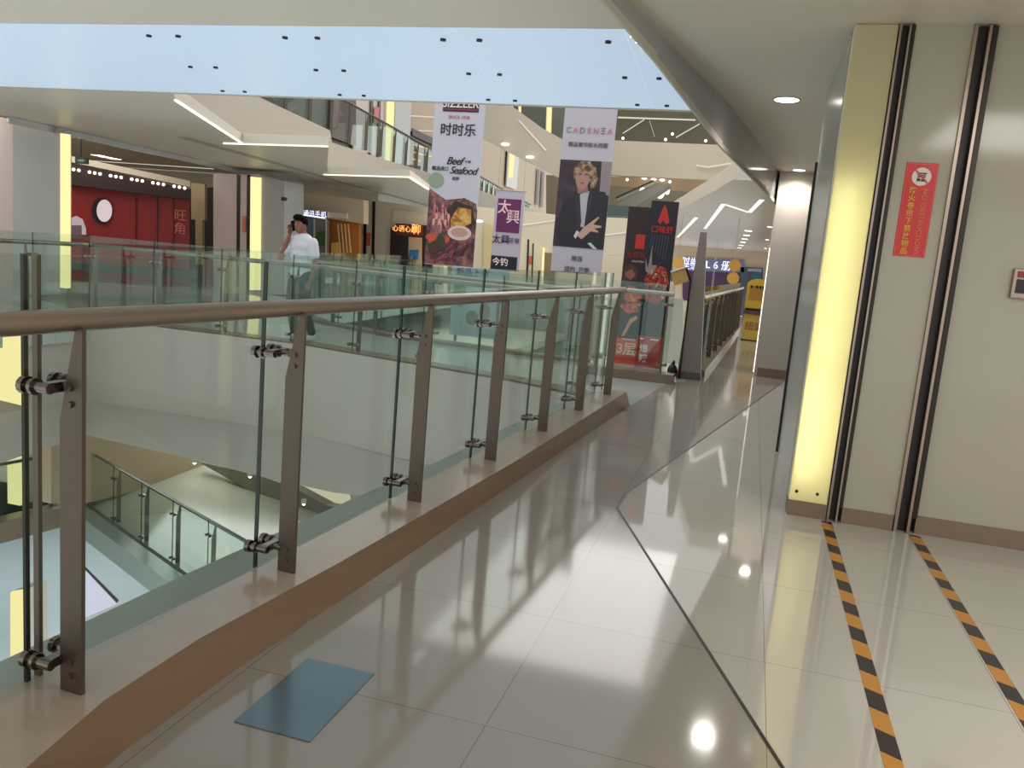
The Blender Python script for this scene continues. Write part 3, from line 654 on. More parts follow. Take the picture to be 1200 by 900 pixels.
pic('foot_panel', [rect(P, 0, 1, 0.0, 0.19)], ink('footred', (176, 32, 30)), t)
for i, ch in enumerate('爆辣'): letters('character', ch, 0.13, ink('white', (236, 226, 220)), XR, ZU, P(0.30, 0.11 - 0.06 * i, 0.012), t, bold=0.002)
pic('white_dashes', [rect(P, 0.12, 0.26, 0.168, 0.176, 0.01), rect(P, 0.52, 0.82, 0.168, 0.176, 0.01)], ink('white', (236, 226, 220)), t)

# ------------------------------------------------------------------ hanging banners
def banner(y, x0, x1, z0, z1, rgb, label):
    t = thing('hanging_banner', ((x0 + x1) / 2, y, z0), label, 'banner')
    B().box(x0, x1, y, y + 0.012, z0, z1).build('fabric', mat('cloth_%d_%d_%d' % rgb, rgb, 0.7, 0, 0.02, 3), t)
    B().tube([(x0 - 0.03, y + 0.006, z1), (x1 + 0.03, y + 0.006, z1)], 0.015, 8).build('top_rod', STEEL, t)
    B().tube([(x0, y + 0.006, z0), (x1, y + 0.006, z0)], 0.012, 8).build('bottom_rod', STEEL, t)
    for x in (x0 + 0.05, x1 - 0.05): B().tube([(x, y + 0.006, z1), (x, y + 0.006, z1 + 1.2)], 0.004, 6).build('wire', STEEL, t)
    return t, board_at(y, x0, x1, z0, z1)
t, P = banner(15, -6.17, -5.17, 1.17, 4.45, (196, 196, 212), 'tall pale banner with 时时乐 lettering and seafood picture hanging in the atrium')
H = 3.28
def zf(z): return (z - 1.17) / H
pic('logo_plate', [rect(P, 0.17, 0.88, zf(4.02), zf(4.27))], ink('plum', (44, 26, 54)), t)
pic('logo_line', [rect(P, 0.19, 0.86, zf(4.055), zf(4.07), 0.009)], ink('magenta', (150, 60, 90)), t)
letters('lettering', 'SIZZLER', 0.20, ink('white', (236, 226, 220)), XR, ZU, P(0.52, zf(4.16), 0.012), t, bold=0.004)
letters('small_text', 'SINCE 1958', 0.085, ink('rosy', (190, 96, 110)), XR, ZU, P(0.50, zf(3.92), 0.012), t)
letters('characters', '时时乐', 0.24, ink('black', (28, 24, 30)), XR, ZU, P(0.50, zf(3.68), 0.012), t, bold=0.006)
letters('script_text', 'Beef', 0.20, ink('black', (28, 24, 30)), XR, ZU, P(0.47, zf(3.12), 0.012), t, bold=0.004, shear=0.35, spacing=0.9)
letters('script_text', 'Seafood', 0.19, ink('black', (28, 24, 30)), XR, ZU, P(0.66, zf(2.95), 0.012), t, bold=0.004, shear=0.35, spacing=0.88)
letters('characters', '甄选进口', 0.085, ink('black', (28, 24, 30)), XR, ZU, P(0.20, zf(2.97), 0.012), t, bold=0.001)
letters('characters', '牛排', 0.06, ink('black', (28, 24, 30)), XR, ZU, P(0.74, zf(3.12), 0.012), t)
letters('characters', '海鲜', 0.075, ink('black', (28, 24, 30)), XR, ZU, P(0.52, zf(2.80), 0.012), t)
pic('picture_ground', [[P(0, 0), P(1, 0), P(1, zf(2.25)), P(0.7, zf(2.45)), P(0.35, zf(2.4)), P(0.0, zf(2.6))]], mottled('food_ground', (66, 40, 48), (116, 72, 78), (160, 104, 100), 5.0), t)
for p_ in (): pass
pic('vegetable_picture', [blob(P, 0.13, zf(2.75), 0.16, 0.045, 0, 16)], ink('sage', (140, 158, 138)), t)
pic('pan_picture', [[P(0.35, zf(2.15), 0.008), P(0.55, zf(2.4), 0.008), P(0.9, zf(2.3), 0.008), P(0.98, zf(2.0), 0.008), P(0.8, zf(1.8), 0.008), P(0.45, zf(1.85), 0.008)]], ink('darkpan', (48, 34, 34)), t)
pic('tray_rim', [[P(0.30, zf(2.0), 0.007), P(0.42, zf(2.32), 0.007), P(0.72, zf(2.46), 0.007), P(0.97, zf(2.36), 0.007), P(1.0, zf(2.05), 0.007), P(0.7, zf(1.75), 0.007)]], mottled('tray_ink', (70, 44, 40), (120, 84, 64), (170, 120, 84), 7), t)
pic('cheese_picture', [[P(0.48, zf(2.05), 0.010), P(0.62, zf(2.28), 0.010), P(0.88, zf(2.25), 0.010), P(0.90, zf(2.0), 0.010), P(0.65, zf(1.86), 0.010), P(0.5, zf(1.9), 0.010)]], mottled('cheese_ink', (150, 96, 40), (206, 154, 74), (230, 190, 110), 6), t)
pr = [blob(P, 0.16 + 0.055 * i, zf(2.15 - 0.09 * (i % 3)), 0.035, 0.075, 0.5, 10, 0.011, 0.1) for i in range(6)]
pic('prawn_picture', pr, mottled('prawn_ink', (140, 70, 84), (190, 112, 120), (222, 160, 160), 12), t)
pic('prawn_stripes', [blob(P, 0.14 + 0.06 * i, zf(1.98 + 0.10 * (i % 2)), 0.03, 0.022, 0, 8, 0.013, 0.2) for i in range(6)], ink('prawnlight', (222, 160, 158)), t)
pic('bowl_picture', [blob(P, 0.68, zf(1.80), 0.24, 0.042, 0, 24, 0.013)], ink('bowl', (216, 198, 196)), t)
pic('dip_picture', [blob(P, 0.68, zf(1.81), 0.17, 0.026, 0, 20, 0.016)], ink('dip', (196, 150, 136)), t)
pic('herb_picture', [blob(P, 0.30, zf(1.62), 0.10, 0.05, 0, 9, 0.013, 0.35), blob(P, 0.13, zf(1.48), 0.08, 0.03, 0, 9, 0.013, 0.3)], ink('herb', (56, 60, 40)), t)
pic('tomato_picture', [blob(P, 0.12, zf(1.68), 0.11, 0.03, 0, 10, 0.014, 0.25), blob(P, 0.44, zf(1.66), 0.05, 0.02, 0, 8, 0.014, 0.2)], ink('tomato', (204, 84, 60)), t)
st = []
for i in range(26):
    st.append(blob(P, random.uniform(0.1, 0.92), zf(random.uniform(1.24, 1.60)), random.uniform(0.05, 0.10), random.uniform(0.008, 0.018), random.uniform(0.3, 1.2), 8, 0.015 + 0.0004 * i, 0.2))
pic('steak_picture', st[:13], mottled('steak_ink', (84, 36, 46), (132, 62, 74), (160, 96, 100), 14), t); pic('steak_slices', st[13:], ink('steak2', (88, 40, 52)), t)

t, P = banner(14.5, -3.53, -2.61, 1.26, 4.25, (188, 184, 196), 'tall pale fashion banner with a person in a dark suit hanging in the atrium')
H = 2.99
def zf(z): return (z - 1.26) / H
cl = [(136, 130, 140), (190, 130, 130), (134, 128, 140), (190, 120, 124), (176, 128, 132), (110, 96, 110), (196, 128, 132)]
for i, ch in enumerate('CADENΞA'): letters('letter', ch, 0.135, ink('c%d' % i, cl[i]), XR, ZU, P(0.11 + 0.132 * i, zf(3.70), 0.012), t, bold=0.004)
letters('characters', '精品奢华防水西服', 0.088, ink('slate', (92, 88, 104)), XR, ZU, P(0.51, zf(3.46), 0.012), t, bold=0.001)
letters('characters', '精选', 0.10, ink('slate', (92, 88, 104)), XR, ZU, P(0.50, zf(1.50), 0.012), t, bold=0.001)
letters('characters', '纽约  巴黎', 0.10, ink('slate', (92, 88, 104)), XR, ZU, P(0.52, zf(1.31), 0.012), t, bold=0.001)
z0p, z1p = 1.70, 3.20
def Q(u, v, l=0.006): return P(u, zf(z0p + (z1p - z0p) * v), l)
pic('picture_ground', [[Q(-0.0, 0), Q(1.0, 0), Q(1.0, 1), Q(0.0, 1)]], mottled('studio_dark', (34, 22, 34), (50, 34, 48), (70, 46, 62), 3), t)
pic('pale_side', [[Q(0.82, 0.62, 0.008), Q(1, 0.62, 0.008), Q(1, 1, 0.008), Q(0.80, 1, 0.008)]], ink('greymauve', (140, 128, 130)), t)
pic('jacket', [[Q(0.08, 0, 0.010), Q(0.95, 0, 0.010), Q(0.98, 0.2, 0.010), Q(1.0, 0.55, 0.010), Q(0.92, 0.66, 0.010), Q(0.66, 0.66, 0.010), Q(0.50, 0.60, 0.010), Q(0.36, 0.60, 0.010), Q(0.14, 0.52, 0.010), Q(0.06, 0.3, 0.010)]], ink('navy', (24, 22, 34)), t)
pic('shirt', [[Q(0.40, 0.58, 0.012), Q(0.46, 0.62, 0.012), Q(0.62, 0.66, 0.012), Q(0.60, 0.55, 0.012), Q(0.60, 0.24, 0.012), Q(0.52, 0.24, 0.012), Q(0.42, 0.42, 0.012)]], ink('shirt', (176, 172, 184)), t)
pic('neck', [[Q(0.40, 0.62, 0.013), Q(0.60, 0.64, 0.013), Q(0.56, 0.78, 0.013), Q(0.36, 0.74, 0.013)]], ink('face2', (142, 104, 98)), t)
pic('face', [[Q(0.36, 0.72, 0.014), Q(0.44, 0.66, 0.014), Q(0.54, 0.68, 0.014), Q(0.62, 0.78, 0.014), Q(0.60, 0.90, 0.014), Q(0.48, 0.96, 0.014), Q(0.34, 0.92, 0.014), Q(0.32, 0.80, 0.014)]], ink('face', (166, 126, 116)), t)
pic('hair', [[Q(0.30, 0.78, 0.016), Q(0.28, 0.90, 0.016), Q(0.38, 0.98, 0.016), Q(0.55, 0.99, 0.016), Q(0.70, 0.93, 0.016), Q(0.76, 0.80, 0.016), Q(0.72, 0.70, 0.016), Q(0.63, 0.68, 0.016), Q(0.62, 0.82, 0.016), Q(0.54, 0.88, 0.016), Q(0.42, 0.90, 0.016), Q(0.36, 0.86, 0.016)]], mottled('hair_ink', (78, 56, 48), (136, 104, 84), (190, 158, 128), 9), t)
pic('fringe', [[Q(0.40, 0.99, 0.019), Q(0.60, 0.99, 0.019), Q(0.68, 0.84, 0.019), Q(0.60, 0.80, 0.019), Q(0.52, 0.90, 0.019), Q(0.40, 0.86, 0.019), Q(0.34, 0.90, 0.019)]], bpy.data.materials['hair_ink'], t)
pic('lapels', [[Q(0.36, 0.60, 0.014), Q(0.44, 0.62, 0.014), Q(0.52, 0.30, 0.014), Q(0.48, 0.16, 0.014)], [Q(0.62, 0.66, 0.014), Q(0.70, 0.64, 0.014), Q(0.66, 0.40, 0.014), Q(0.58, 0.22, 0.014)]], ink('lapel', (40, 36, 54)), t)
pic('eyes_and_mouth', [[Q(0.38, 0.835, 0.017), Q(0.44, 0.84, 0.017), Q(0.44, 0.85, 0.017), Q(0.38, 0.85, 0.017)], [Q(0.50, 0.835, 0.017), Q(0.57, 0.84, 0.017), Q(0.57, 0.85, 0.017), Q(0.50, 0.85, 0.017)], [Q(0.41, 0.745, 0.017), Q(0.52, 0.75, 0.017), Q(0.47, 0.735, 0.017)]], ink('feature', (84, 44, 46)), t)
pic('hand', [[Q(0.46, 0.14, 0.018), Q(0.56, 0.10, 0.018), Q(0.72, 0.20, 0.018), Q(0.86, 0.19, 0.018), Q(0.87, 0.21, 0.018), Q(0.78, 0.235, 0.018), Q(0.92, 0.25, 0.018), Q(0.92, 0.27, 0.018), Q(0.76, 0.28, 0.018), Q(0.86, 0.36, 0.018), Q(0.84, 0.375, 0.018), Q(0.68, 0.29, 0.018), Q(0.58, 0.24, 0.018)]], ink('handskin', (196, 156, 140)), t)
pic('cuff', [[Q(0.40, 0.13, 0.019), Q(0.44, 0.10, 0.019), Q(0.50, 0.18, 0.019), Q(0.45, 0.20, 0.019)], [Q(0.68, 0.06, 0.019), Q(0.74, 0.07, 0.019), Q(0.88, 0.0, 0.019), Q(0.80, 0.0, 0.019)]], ink('cuffwhite', (206, 202, 212)), t)

t, P = banner(19, -6.12, -5.40, 1.10, 2.95, (180, 172, 190), 'smaller purple and white banner with brush characters hanging between the two tall banners')
H = 1.85
def zf(z): return (z - 1.10) / H
pic('purple_block', [rect(P, 0.10, 0.90, zf(1.98), zf(2.76))], ink('purple', (96, 26, 84)), t)
letters('characters', '太', 0.34, ink('blush', (228, 196, 206)), XR, ZU, P(0.34, zf(2.55), 0.012), t, bold=0.008)
letters('characters', '興', 0.34, ink('blush', (228, 196, 206)), XR, ZU, P(0.66, zf(2.33), 0.012), t, bold=0.008)
letters('characters', '太興', 0.22, ink('plum', (44, 26, 54)), XR, ZU, P(0.30, zf(1.80), 0.012), t, bold=0.004)
letters('characters', '茶餐', 0.14, ink('slate', (92, 88, 104)), XR, ZU, P(0.76, zf(1.79), 0.012), t)
pic('dark_block', [rect(P, 0.02, 0.92, 0.0, zf(1.42))], ink('nightblue', (20, 18, 34)), t)
letters('characters', '今钓', 0.20, ink('white', (236, 226, 220)), XR, ZU, P(0.34, zf(1.27), 0.012), t, bold=0.003)

# ------------------------------------------------------------------ left side: soffit, columns and shops of this floor
SF = zplane(3.0)
B().prism([onz(x, y, 3.0) + Vector((0, 0, 0.02)) for x, y in [(200, 108), (208, 119), (283, 168), (385, 172), (383, 204), (480, 208), (503, 224), (512, 256), (430, 232), (350, 214), (300, 203), (78, 153), (48, 147)]] + [Vector((-12.17, 4, 3.02)), Vector((-7, 4, 3.02)), Vector((-7.0, 8.5, 3.02))], (0, 0, 0.15)).build('ceiling', mat('left_soffit', (208, 201, 188), 0.42, 0, 0.02, 1.5), kind='structure')
B().prism([(-25, 6, 3.35), (-12.1, 6, 3.35), (-12.1, 12.4, 3.35), (-12.8, 19.2, 3.35), (-13, 22, 3.35), (-13, 45, 3.35), (-25, 45, 3.35)], (0, 0, 0.15)).build('ceiling', mat('shop_ceiling', (206, 186, 158), 0.5, 0, 0.02, 1.5), kind='structure')
bh = B()
for a, c in zip([(-12.1, 6), (-12.14, 12.38), (-12.79, 19.24)], [(-12.14, 12.38), (-12.79, 19.24), (-12.97, 21.66)]):
    bh.prism([(*a, 3.0), (*c, 3.0), (*c, 3.35), (*a, 3.35)], (-0.03, 0, 0))
bh.build('trim_8', WHITE, kind='structure')
gb = B()
for a, c in zip([(-12.0, 11.0), (-12.1, 12.38), (-12.75, 19.24)], [(-12.1, 12.38), (-12.75, 19.24), (-12.93, 21.66)]):
    gb.prism([(*a, 2.90), (*c, 2.90), (*c, 3.01), (*a, 3.01)], (0.05, 0, 0))
gb.build('trim_12', mat('polished_band', (205, 208, 214), 0.12, 0.6), kind='structure')
cove([(206, 118), (283, 168)], 3.0, 0.02, 'slanting cove light line on the left soffit', m=COVE)
cove([(262, 168.5), (384, 172)], 3.0, 0.02, 'level cove light line on the left soffit behind the slanting one', m=COVE)
cove([(380, 205), (480, 208), (502, 222)], 3.0, 0.04, 'bright bent cove light line left of the pale seafood banner', m=COVE)
# column A (left edge), with its lit strip
slab('wall_left_column', [(15, 140), (71, 148), (71, 345), (15, 345)], yplane(12.0), 0.12, GREYP, kind='structure')
slab('wall_left', [(-200, 130), (15, 138), (15, 345), (-200, 330)], yplane(12.3), 0.3, MAUVE, kind='structure')
o = lit_column([(70.5, 156), (78.5, 157), (78.5, 338), (70.5, 337)], yplane(11.9), 0.02, 'lit yellow strip on the edge of the grey column at far left')
# red shop
PR = vplane((-15.57, 15.92), (-13.55, 17.63))
t = thing('shop_front', onp(150, 332, PR), 'red shop front with round white window behind the balustrade', 'shop front')
slab('facade', [(79, 214), (222, 226), (222, 338), (79, 330)], PR, 0.15, RED, t)
slab('soffit_band', [(79, 190), (223, 222), (223, 234), (79, 216)], (PR[0] - PR[1] * 0.25, PR[1]), 0.35, DARKBR, t)
slab('upper_band', [(79, 182), (223, 212), (223, 219), (79, 189)], (PR[0] - PR[1] * 0.3, PR[1]), 0.35, CREAM, t)
def disc(name, cx, cy, rx_, ry_, pl, m, parent, lift, n=28, th=0.02):
    pts = [onp(cx + rx_ * math.cos(2 * PI * i / n), cy + ry_ * math.sin(2 * PI * i / n), pl) - pl[1] * lift for i in range(n)]
    return B().prism(pts, pl[1] * th).build(name, m, parent)
disc('window_ring', 120, 247, 12.5, 15.5, PR, BLACK, t, 0.05)
disc('round_window', 122.5, 247, 9, 13, PR, lamp('warm_window', (245, 225, 225), 0.75), t, 0.10)
slab('side_window', [(79, 262), (84, 255), (90, 253), (97, 257), (101, 268), (101, 275), (96, 275), (96, 264), (79, 264)], PR, 0.02, lamp('warm_window2', (225, 205, 208), 0.6), t, shift=0.06)
slab('window_arch', [(79, 264), (96, 264), (96, 275), (79, 275)], PR, 0.02, mat('greyglass', (120, 104, 106), 0.3), t, shift=0.06)
for x in (159, 184, 203): slab('door_edge', [(x, 230), (x + 1.3, 230), (x + 1.3, 300), (x, 300)], PR, 0.02, BLACK, t, shift=0.03)
q = onp(211, 258, PR) - PR[1] * 0.03; dr = Vector((PR[1].y, -PR[1].x, 0))
for i, ch in enumerate('旺角'): letters('character', ch, 0.30, mat('redlight', (214, 120, 96), 0.5), dr, ZU, q - Vector((0, 0, 0.32 * i - 0.1)), t)
slab('counter', [(79, 306), (230, 316), (230, 324), (79, 315)], PR, 0.2, mat('darkgreen', (44, 58, 48), 0.4), t, shift=0.4)
k = 0
for i in range(24):
    if i % 4 == 3: continue
    x = 80 + i * 6.2; y = 197.5 + (x - 80) * 0.168
    p = onp(x, y, (PR[0] - PR[1] * 0.3, PR[1]))
    o = thing('spotlight', p, 'small round spotlight in the row under the red shop soffit', 'light', 'spotlights over the red shop')
    B().ball(p, 0.035, 8, 6).build('lens', SPOTD, o)
# ceiling lights of the shop ceiling
for i, (x, y) in enumerate(((115, 182), (124, 184), (134, 186), (213, 202), (221, 204), (232, 215))):
    p = onz(x, y, 3.35); o = thing('downlight', p, 'flat bright ceiling lamp above the red shop', 'downlight', 'ceiling lamps above the red shop')
    B().box(p.x - 0.16, p.x + 0.16, p.y - 0.12, p.y + 0.12, p.z - 0.012, p.z).build('lens', SPOTD, o)
cove([(100, 188), (250, 198)], 3.34, 0.02, 'thin cove line above the red shop', m=COVE2)
# exit sign
EP = yplane(14.2)
t = thing('exit_sign', onp(95, 188, EP), 'small dark green exit sign hanging in front of the red shop', 'sign')
slab('box', [(88, 183.5), (102, 185), (102, 192.5), (88, 191)], EP, 0.05, mat('exitgreen', (26, 58, 44), 0.4), t)
slab('arrow', [(91, 187), (97, 186.6), (100, 188.5), (97, 190), (91, 189)], EP, 0.01, mat('exitwhite', (120, 170, 150), 0.4), t, shift=0.01)
B().tube([onp(95, 184, EP), onp(95, 184, EP) + Vector((0, 0, 0.45))], 0.01, 6).build('rod', DARKM, t)
# beige hanging panel and doorway
Y18 = yplane(18.4)
slab('door_panel', [(224, 214), (240, 216), (240, 258), (237, 258), (237, 310), (229, 310), (229, 257), (224, 257)], Y18, 0.1, mat('beige_panel', (186, 164, 122), 0.5, 0, 0.08, 2), label='beige hanging panel right of the red shop', cat='panel')
slab('wall_doorway', [(222, 222), (252, 219), (252, 342), (222, 338)], yplane(19.3), 0.1, mat('doorway', (44, 30, 38), 0.6), kind='structure')
slab('bench', [(238, 294), (250, 292), (250, 341), (238, 341)], yplane(19.0), 0.2, mat('redseat', (160, 60, 56), 0.5), label='red seat back in the dark doorway', cat='seat')
# column B
YB = yplane(18.0)
slab('wall_centre_column', [(250, 204), (305, 204), (305, 345), (250, 343)], YB, 0.9, MAUVE, kind='structure')
slab('wall_centre_column', [(305, 205), (333, 212), (333, 345), (305, 345)], (YB[0] - YB[1] * 0.05, YB[1]), 0.9, GREYP, kind='structure')
t = thing('shutter_track', onp(285, 343, YB), 'dark fire shutter tracks on the white column left of the man', 'shutter track')
slab('guide_rail', [(278, 204), (281.5, 205), (280.5, 343), (277.5, 343)], YB, 0.02, DARKM, t, shift=0.02)
slab('guide_rail', [(290, 205), (293.5, 205), (292, 343), (289, 343)], YB, 0.02, DARKM, t, shift=0.02)
slab('sticker', [(285.5, 253), (289, 253), (288.5, 272), (285, 272)], YB, 0.01, mat('stickorange', (206, 110, 74), 0.4), label='small orange sticker between the tracks left of the man', cat='sign', shift=0.04)
lit_column([(293.5, 207), (304.5, 208), (303.5, 340), (292.5, 340)], (YB[0] - YB[1] * 0.12, YB[1]), 0.02, 'lit yellow strip on the white column left of the man')
# phone shop behind the man
Y21 = yplane(20.5)
t = thing('shop_front', onp(350, 340, Y21), 'blue-grey shop front with dark purple sign behind the man', 'shop front')
slab('window', [(332, 246), (369, 252), (369, 345), (332, 342)], Y21, 0.1, mat('bluegrey', (120, 134, 144), 0.3, 0, 0.05, 1.5), t)
slab('sign_band', [(330, 243), (384, 248.5), (384, 256.5), (330, 249)], Y21, 0.1, mat('signpurple', (62, 48, 72), 0.4), t, shift=0.12)
slab('sign_light', [(348, 250), (384, 255.2), (384, 256.8), (348, 251.4)], Y21, 0.02, SIGNW, t, shift=0.15)
for (x0, x1, y0, y1) in ((336.5, 339, 245, 248), (344, 348, 246, 249)): slab('sign_mark', [(x0, y0), (x1, y0), (x1, y1), (x0, y1)], Y21, 0.02, SIGNW, t, shift=0.15)
letters('lettering', '通讯手机', 0.18, SIGNW, XR, ZU, onp(372, 251.5, Y21) - Vector((0, 0.15, 0)), t)
slab('poster_case', [(369, 256), (384, 258), (384, 345), (369, 344)], Y21, 0.1, mat('casegrey', (136, 128, 116), 0.4), t)
slab('poster_plants', [(372, 272), (382, 270), (381, 288), (371, 288)], Y21, 0.02, mat('leafgreen', (76, 104, 62), 0.5, 0, 0.3, 6), t, shift=0.03)
for x in (368.5, 382.5): slab('case_frame', [(x, 256), (x + 1, 256), (x + 0.5, 300), (x - 0.5, 300)], Y21, 0.04, WHITE, t, shift=0.05)
t = thing('shop_front', onp(395, 345, Y21), 'orange brown lit shop interior right of the man', 'shop front')
slab('interior_wall', [(378, 253), (415, 258), (415, 346), (378, 345)], Y21, 0.1, ORANGE, t, shift=-0.3)
slab('display_shelf', [(387, 285), (394, 284), (395, 345), (386, 345)], Y21, 0.2, mat('shelfyellow', (220, 170, 84), 0.5), t, shift=-0.05)
for i in range(4): slab('display_rod', [(393 + 4 * i, 262), (394.2 + 4 * i, 262), (397.2 + 4 * i, 296), (396 + 4 * i, 296)], Y21, 0.03, mat('rodtan', (224, 190, 128), 0.5), t, shift=-0.1)
slab('wall_shop_header', [(332, 222), (425, 234), (425, 262), (384, 256), (384, 249), (332, 243)], Y21, 0.3, mat('header', (214, 194, 166), 0.5), kind='structure', shift=-0.05)
slab('header_panel', [(385, 248), (408, 250), (408, 256.5), (385, 255)], Y21, 0.1, mat('panelwhite', (226, 210, 190), 0.4), label='white header panel over the orange brown shop', cat='panel', shift=0.08)
t = thing('camera_dome', onp(331, 234, yplane(17.8)), 'small black security camera on the grey column behind the man', 'camera')
slab('housing', [(329.5, 231), (333.5, 231), (333.5, 235), (329.5, 235)], yplane(17.8), 0.1, BLACK, t)
B().tube([onp(331.5, 233, yplane(17.8)), onp(331.5, 233, yplane(17.8)) + Vector((0, 0.17, 0.02))], 0.02, 8).build('arm', BLACK, t)
# white wall with tracks, black shop with orange sign
Y23 = yplane(22.0)
slab('wall_shutter_left', [(404, 230), (520, 246), (520, 352), (404, 346)], Y23, 0.3, CREAM, kind='structure')
t = thing('shutter_track', onp(432, 346, Y23), 'pair of dark fire shutter tracks on the cream wall left of the seafood banner', 'shutter track')
slab('guide_rail', [(427, 234), (430, 234.5), (428.5, 346), (425.5, 346)], Y23, 0.03, DARKM, t, shift=0.03)
slab('guide_rail', [(437, 236), (440, 236.5), (438, 346), (435, 346)], Y23, 0.03, DARKM, t, shift=0.03)
slab('sticker', [(430, 273), (434.5, 273), (434, 288), (429.5, 288)], Y23, 0.02, mat('stickred', (200, 92, 70), 0.4), label='small red sticker between the tracks left of the seafood banner', cat='sign', shift=0.03)
t = thing('shop_front', onp(480, 350, Y23), 'black shop front with glowing orange sign left of the seafood banner', 'shop front')
slab('facade', [(461, 268), (467, 267), (467, 262), (508, 265), (508, 352), (459, 350)], Y23, 0.15, mat('shopblack', (34, 22, 28), 0.4), t, shift=0.2)
slab('doorway', [(483, 278), (498, 279), (497, 350), (481, 350)], Y23, 0.05, mat('doortan', (196, 164, 124), 0.5), t, shift=0.24)
slab('blue_bin', [(485, 293), (495, 293), (494, 304), (484, 304)], Y23, 0.05, mat('blue', (40, 110, 160), 0.4), t, shift=0.3)
slab('sign_box', [(468, 262.5), (500, 265), (500, 278), (468, 276)], Y23, 0.08, mat('signbrown', (84, 34, 18), 0.4), t, shift=0.26)
letters('lettering', '心语心愿', 0.19, lamp('orange_neon', (255, 176, 96), 1.5), XR, ZU, onp(480.5, 269.5, Y23) - Vector((0, 0.37, 0)), t, bold=0.012)
letters('lettering', '聊', 0.30, lamp('orange_neon', (255, 176, 96), 1.5), XR, ZU, onp(493.5, 270.3, Y23) - Vector((0, 0.37, 0)), t, bold=0.002)
slab('wall_header_glow', [(462, 246), (512, 250), (512, 266), (462, 262)], Y23, 0.05, mat('headerwarm', (206, 196, 174), 0.5), kind='structure', shift=0.1)
cove([(460, 240), (503, 247)], 3.0, 0.06, 'short cove line above the glowing orange sign', m=COVE2)
B().box(-40, -11.8, 24.5, 24.8, 0, 3.3).build('wall_left_back', CREAM, kind='structure')
B().box(-24.3, -24, 4, 24.5, 0, 3.3).build('wall_left_back', CREAM, kind='structure')
# wall between the banners
Y30 = yplane(26.0)
slab('wall_far_left', [(505, 236), (740, 262), (740, 350), (505, 350)], Y30, 0.3, CREAM, kind='structure')
t = thing('shutter_track', onp(620, 345, Y30), 'pair of dark fire shutter tracks on the cream wall right of the purple banner', 'shutter track')
slab('guide_rail', [(618.5, 278), (620.5, 278), (618, 345), (616, 345)], Y30, 0.03, DARKM, t, shift=0.03)
slab('guide_rail', [(624.5, 285), (625.7, 285), (623.5, 345), (622.2, 345)], Y30, 0.03, DARKM, t, shift=0.03)
slab('sticker', [(620, 300), (623.4, 300), (623, 310), (619.7, 310)], Y30, 0.02, mat('stickred', (200, 92, 70), 0.4), label='small red sticker on the cream wall right of the purple banner', cat='sign', shift=0.03)
lit_column([(636, 290), (638, 290), (636, 335), (634, 335)], (Y30[0] - Y30[1] * 0.05, Y30[1]), 0.02, 'thin lit yellow strip left of the fashion banner')
slab('door_panel', [(639, 296), (652, 297), (650, 345), (637, 345)], Y30, 0.05, mat('olive', (132, 114, 84), 0.5), label='brown door panel left of the fashion banner', cat='panel', shift=0.08)
slab('door_panel', [(568, 262), (583, 265), (576, 345), (566, 345)], Y30, 0.05, mat('tan_panel', (205, 186, 140), 0.5), label='tan door panel between the seafood and purple banners', cat='panel', shift=0.08)
for i, (x, y) in enumerate(((560, 262), (615, 275), (631, 278), (645, 290))):
    p = onz(x, y - 3, 3.0); 
    if p.y > 25.5: p = ony(x, y - 3, 25.0)
    o = thing('downlight', p, 'small bright ceiling spot near the purple banner', 'downlight', 'ceiling spots near the purple banner')
    B().ball(p, (0.18, 0.1, 0.04), 10, 6).build('lens', SPOTD, o)

# ------------------------------------------------------------------ upper storey fascia on the left, sawtooth lines
PF = vplane((-10.08, 15.07), (-12.14, 30.02))
FA = mat('upper_fascia', (160, 153, 141), 0.5, 0, 0.02, 2)
def pfl(y, z): return Vector((-10.08 - (y - 15.07) * 2.06 / 14.95, y, z))
B().prism([pfl(12.6, 3.0), pfl(12.6, 4.2)] + poly([(300, 112), (387, 153), (389, 167), (414, 175), (444, 185), (502, 202), (600, 236), (650, 255)], PF) + [pfl(60, 3.0)], PF[1] * 0.2).build('trim_9', FA, kind='structure')
PFT = (PF[0] + PF[1] * 0.3, PF[1])
upath = [(-9.6, 11.6), (-10.08, 15.07), (-12.14, 30.02)]
balustrade('glass_balustrade', 'upper storey glass balustrade above the left fascia with dark posts', [(-10.3, 15.0), (-12.36, 30.0), (-16.48, 60.0)], 4.1, spaced([(-10.3, 15.0), (-12.36, 30.0), (-16.48, 60.0)], 1.4, 0.6), side=1, ztop=1.25, zrail=1.2, glass=GLF, detail=False, goff=0.05, rm=DARKM, clamps=())
PU = vplane((-13.6, 15.0), (-15.7, 30.0))
def up_(name, px, m, label=None, cat=None, shift=0.0, t=0.05, kind=None): return slab(name, px, PU, t, m, label=label, cat=cat, shift=shift, kind=kind)
up_('wall_upper', [(250, 60), (720, 110), (720, 262), (600, 262), (500, 232), (300, 160)], mat('upper_wall', (176, 158, 132), 0.5, 0, 0.05, 1), kind='structure')
up_('shop_front', [(262, 90), (404, 100), (404, 178), (350, 165), (262, 120)], mat('teal_shop', (58, 62, 60), 0.4, 0, 0.3, 1.2), 'dark teal upper storey shop behind the upper balustrade', 'shop front', 0.1)
up_('shop_front', [(383, 100), (410, 100), (410, 170), (380, 160)], mat('maroon_shop', (92, 44, 48), 0.4, 0, 0.2, 1.5), 'dark maroon upper storey shop panel beside the teal shop', 'shop front', 0.25)
up_('wall_upper_white', [(410, 100), (450, 105), (447, 200), (408, 190)], MAUVE, shift=0.2, kind='structure')
t = thing('shutter_track', onp(435, 190, PU), 'pair of dark fire shutter tracks on the upper storey wall', 'shutter track')
slab('guide_rail', [(428, 105), (431, 105), (428, 195), (425.5, 195)], PU, 0.03, DARKM, t, shift=0.25)
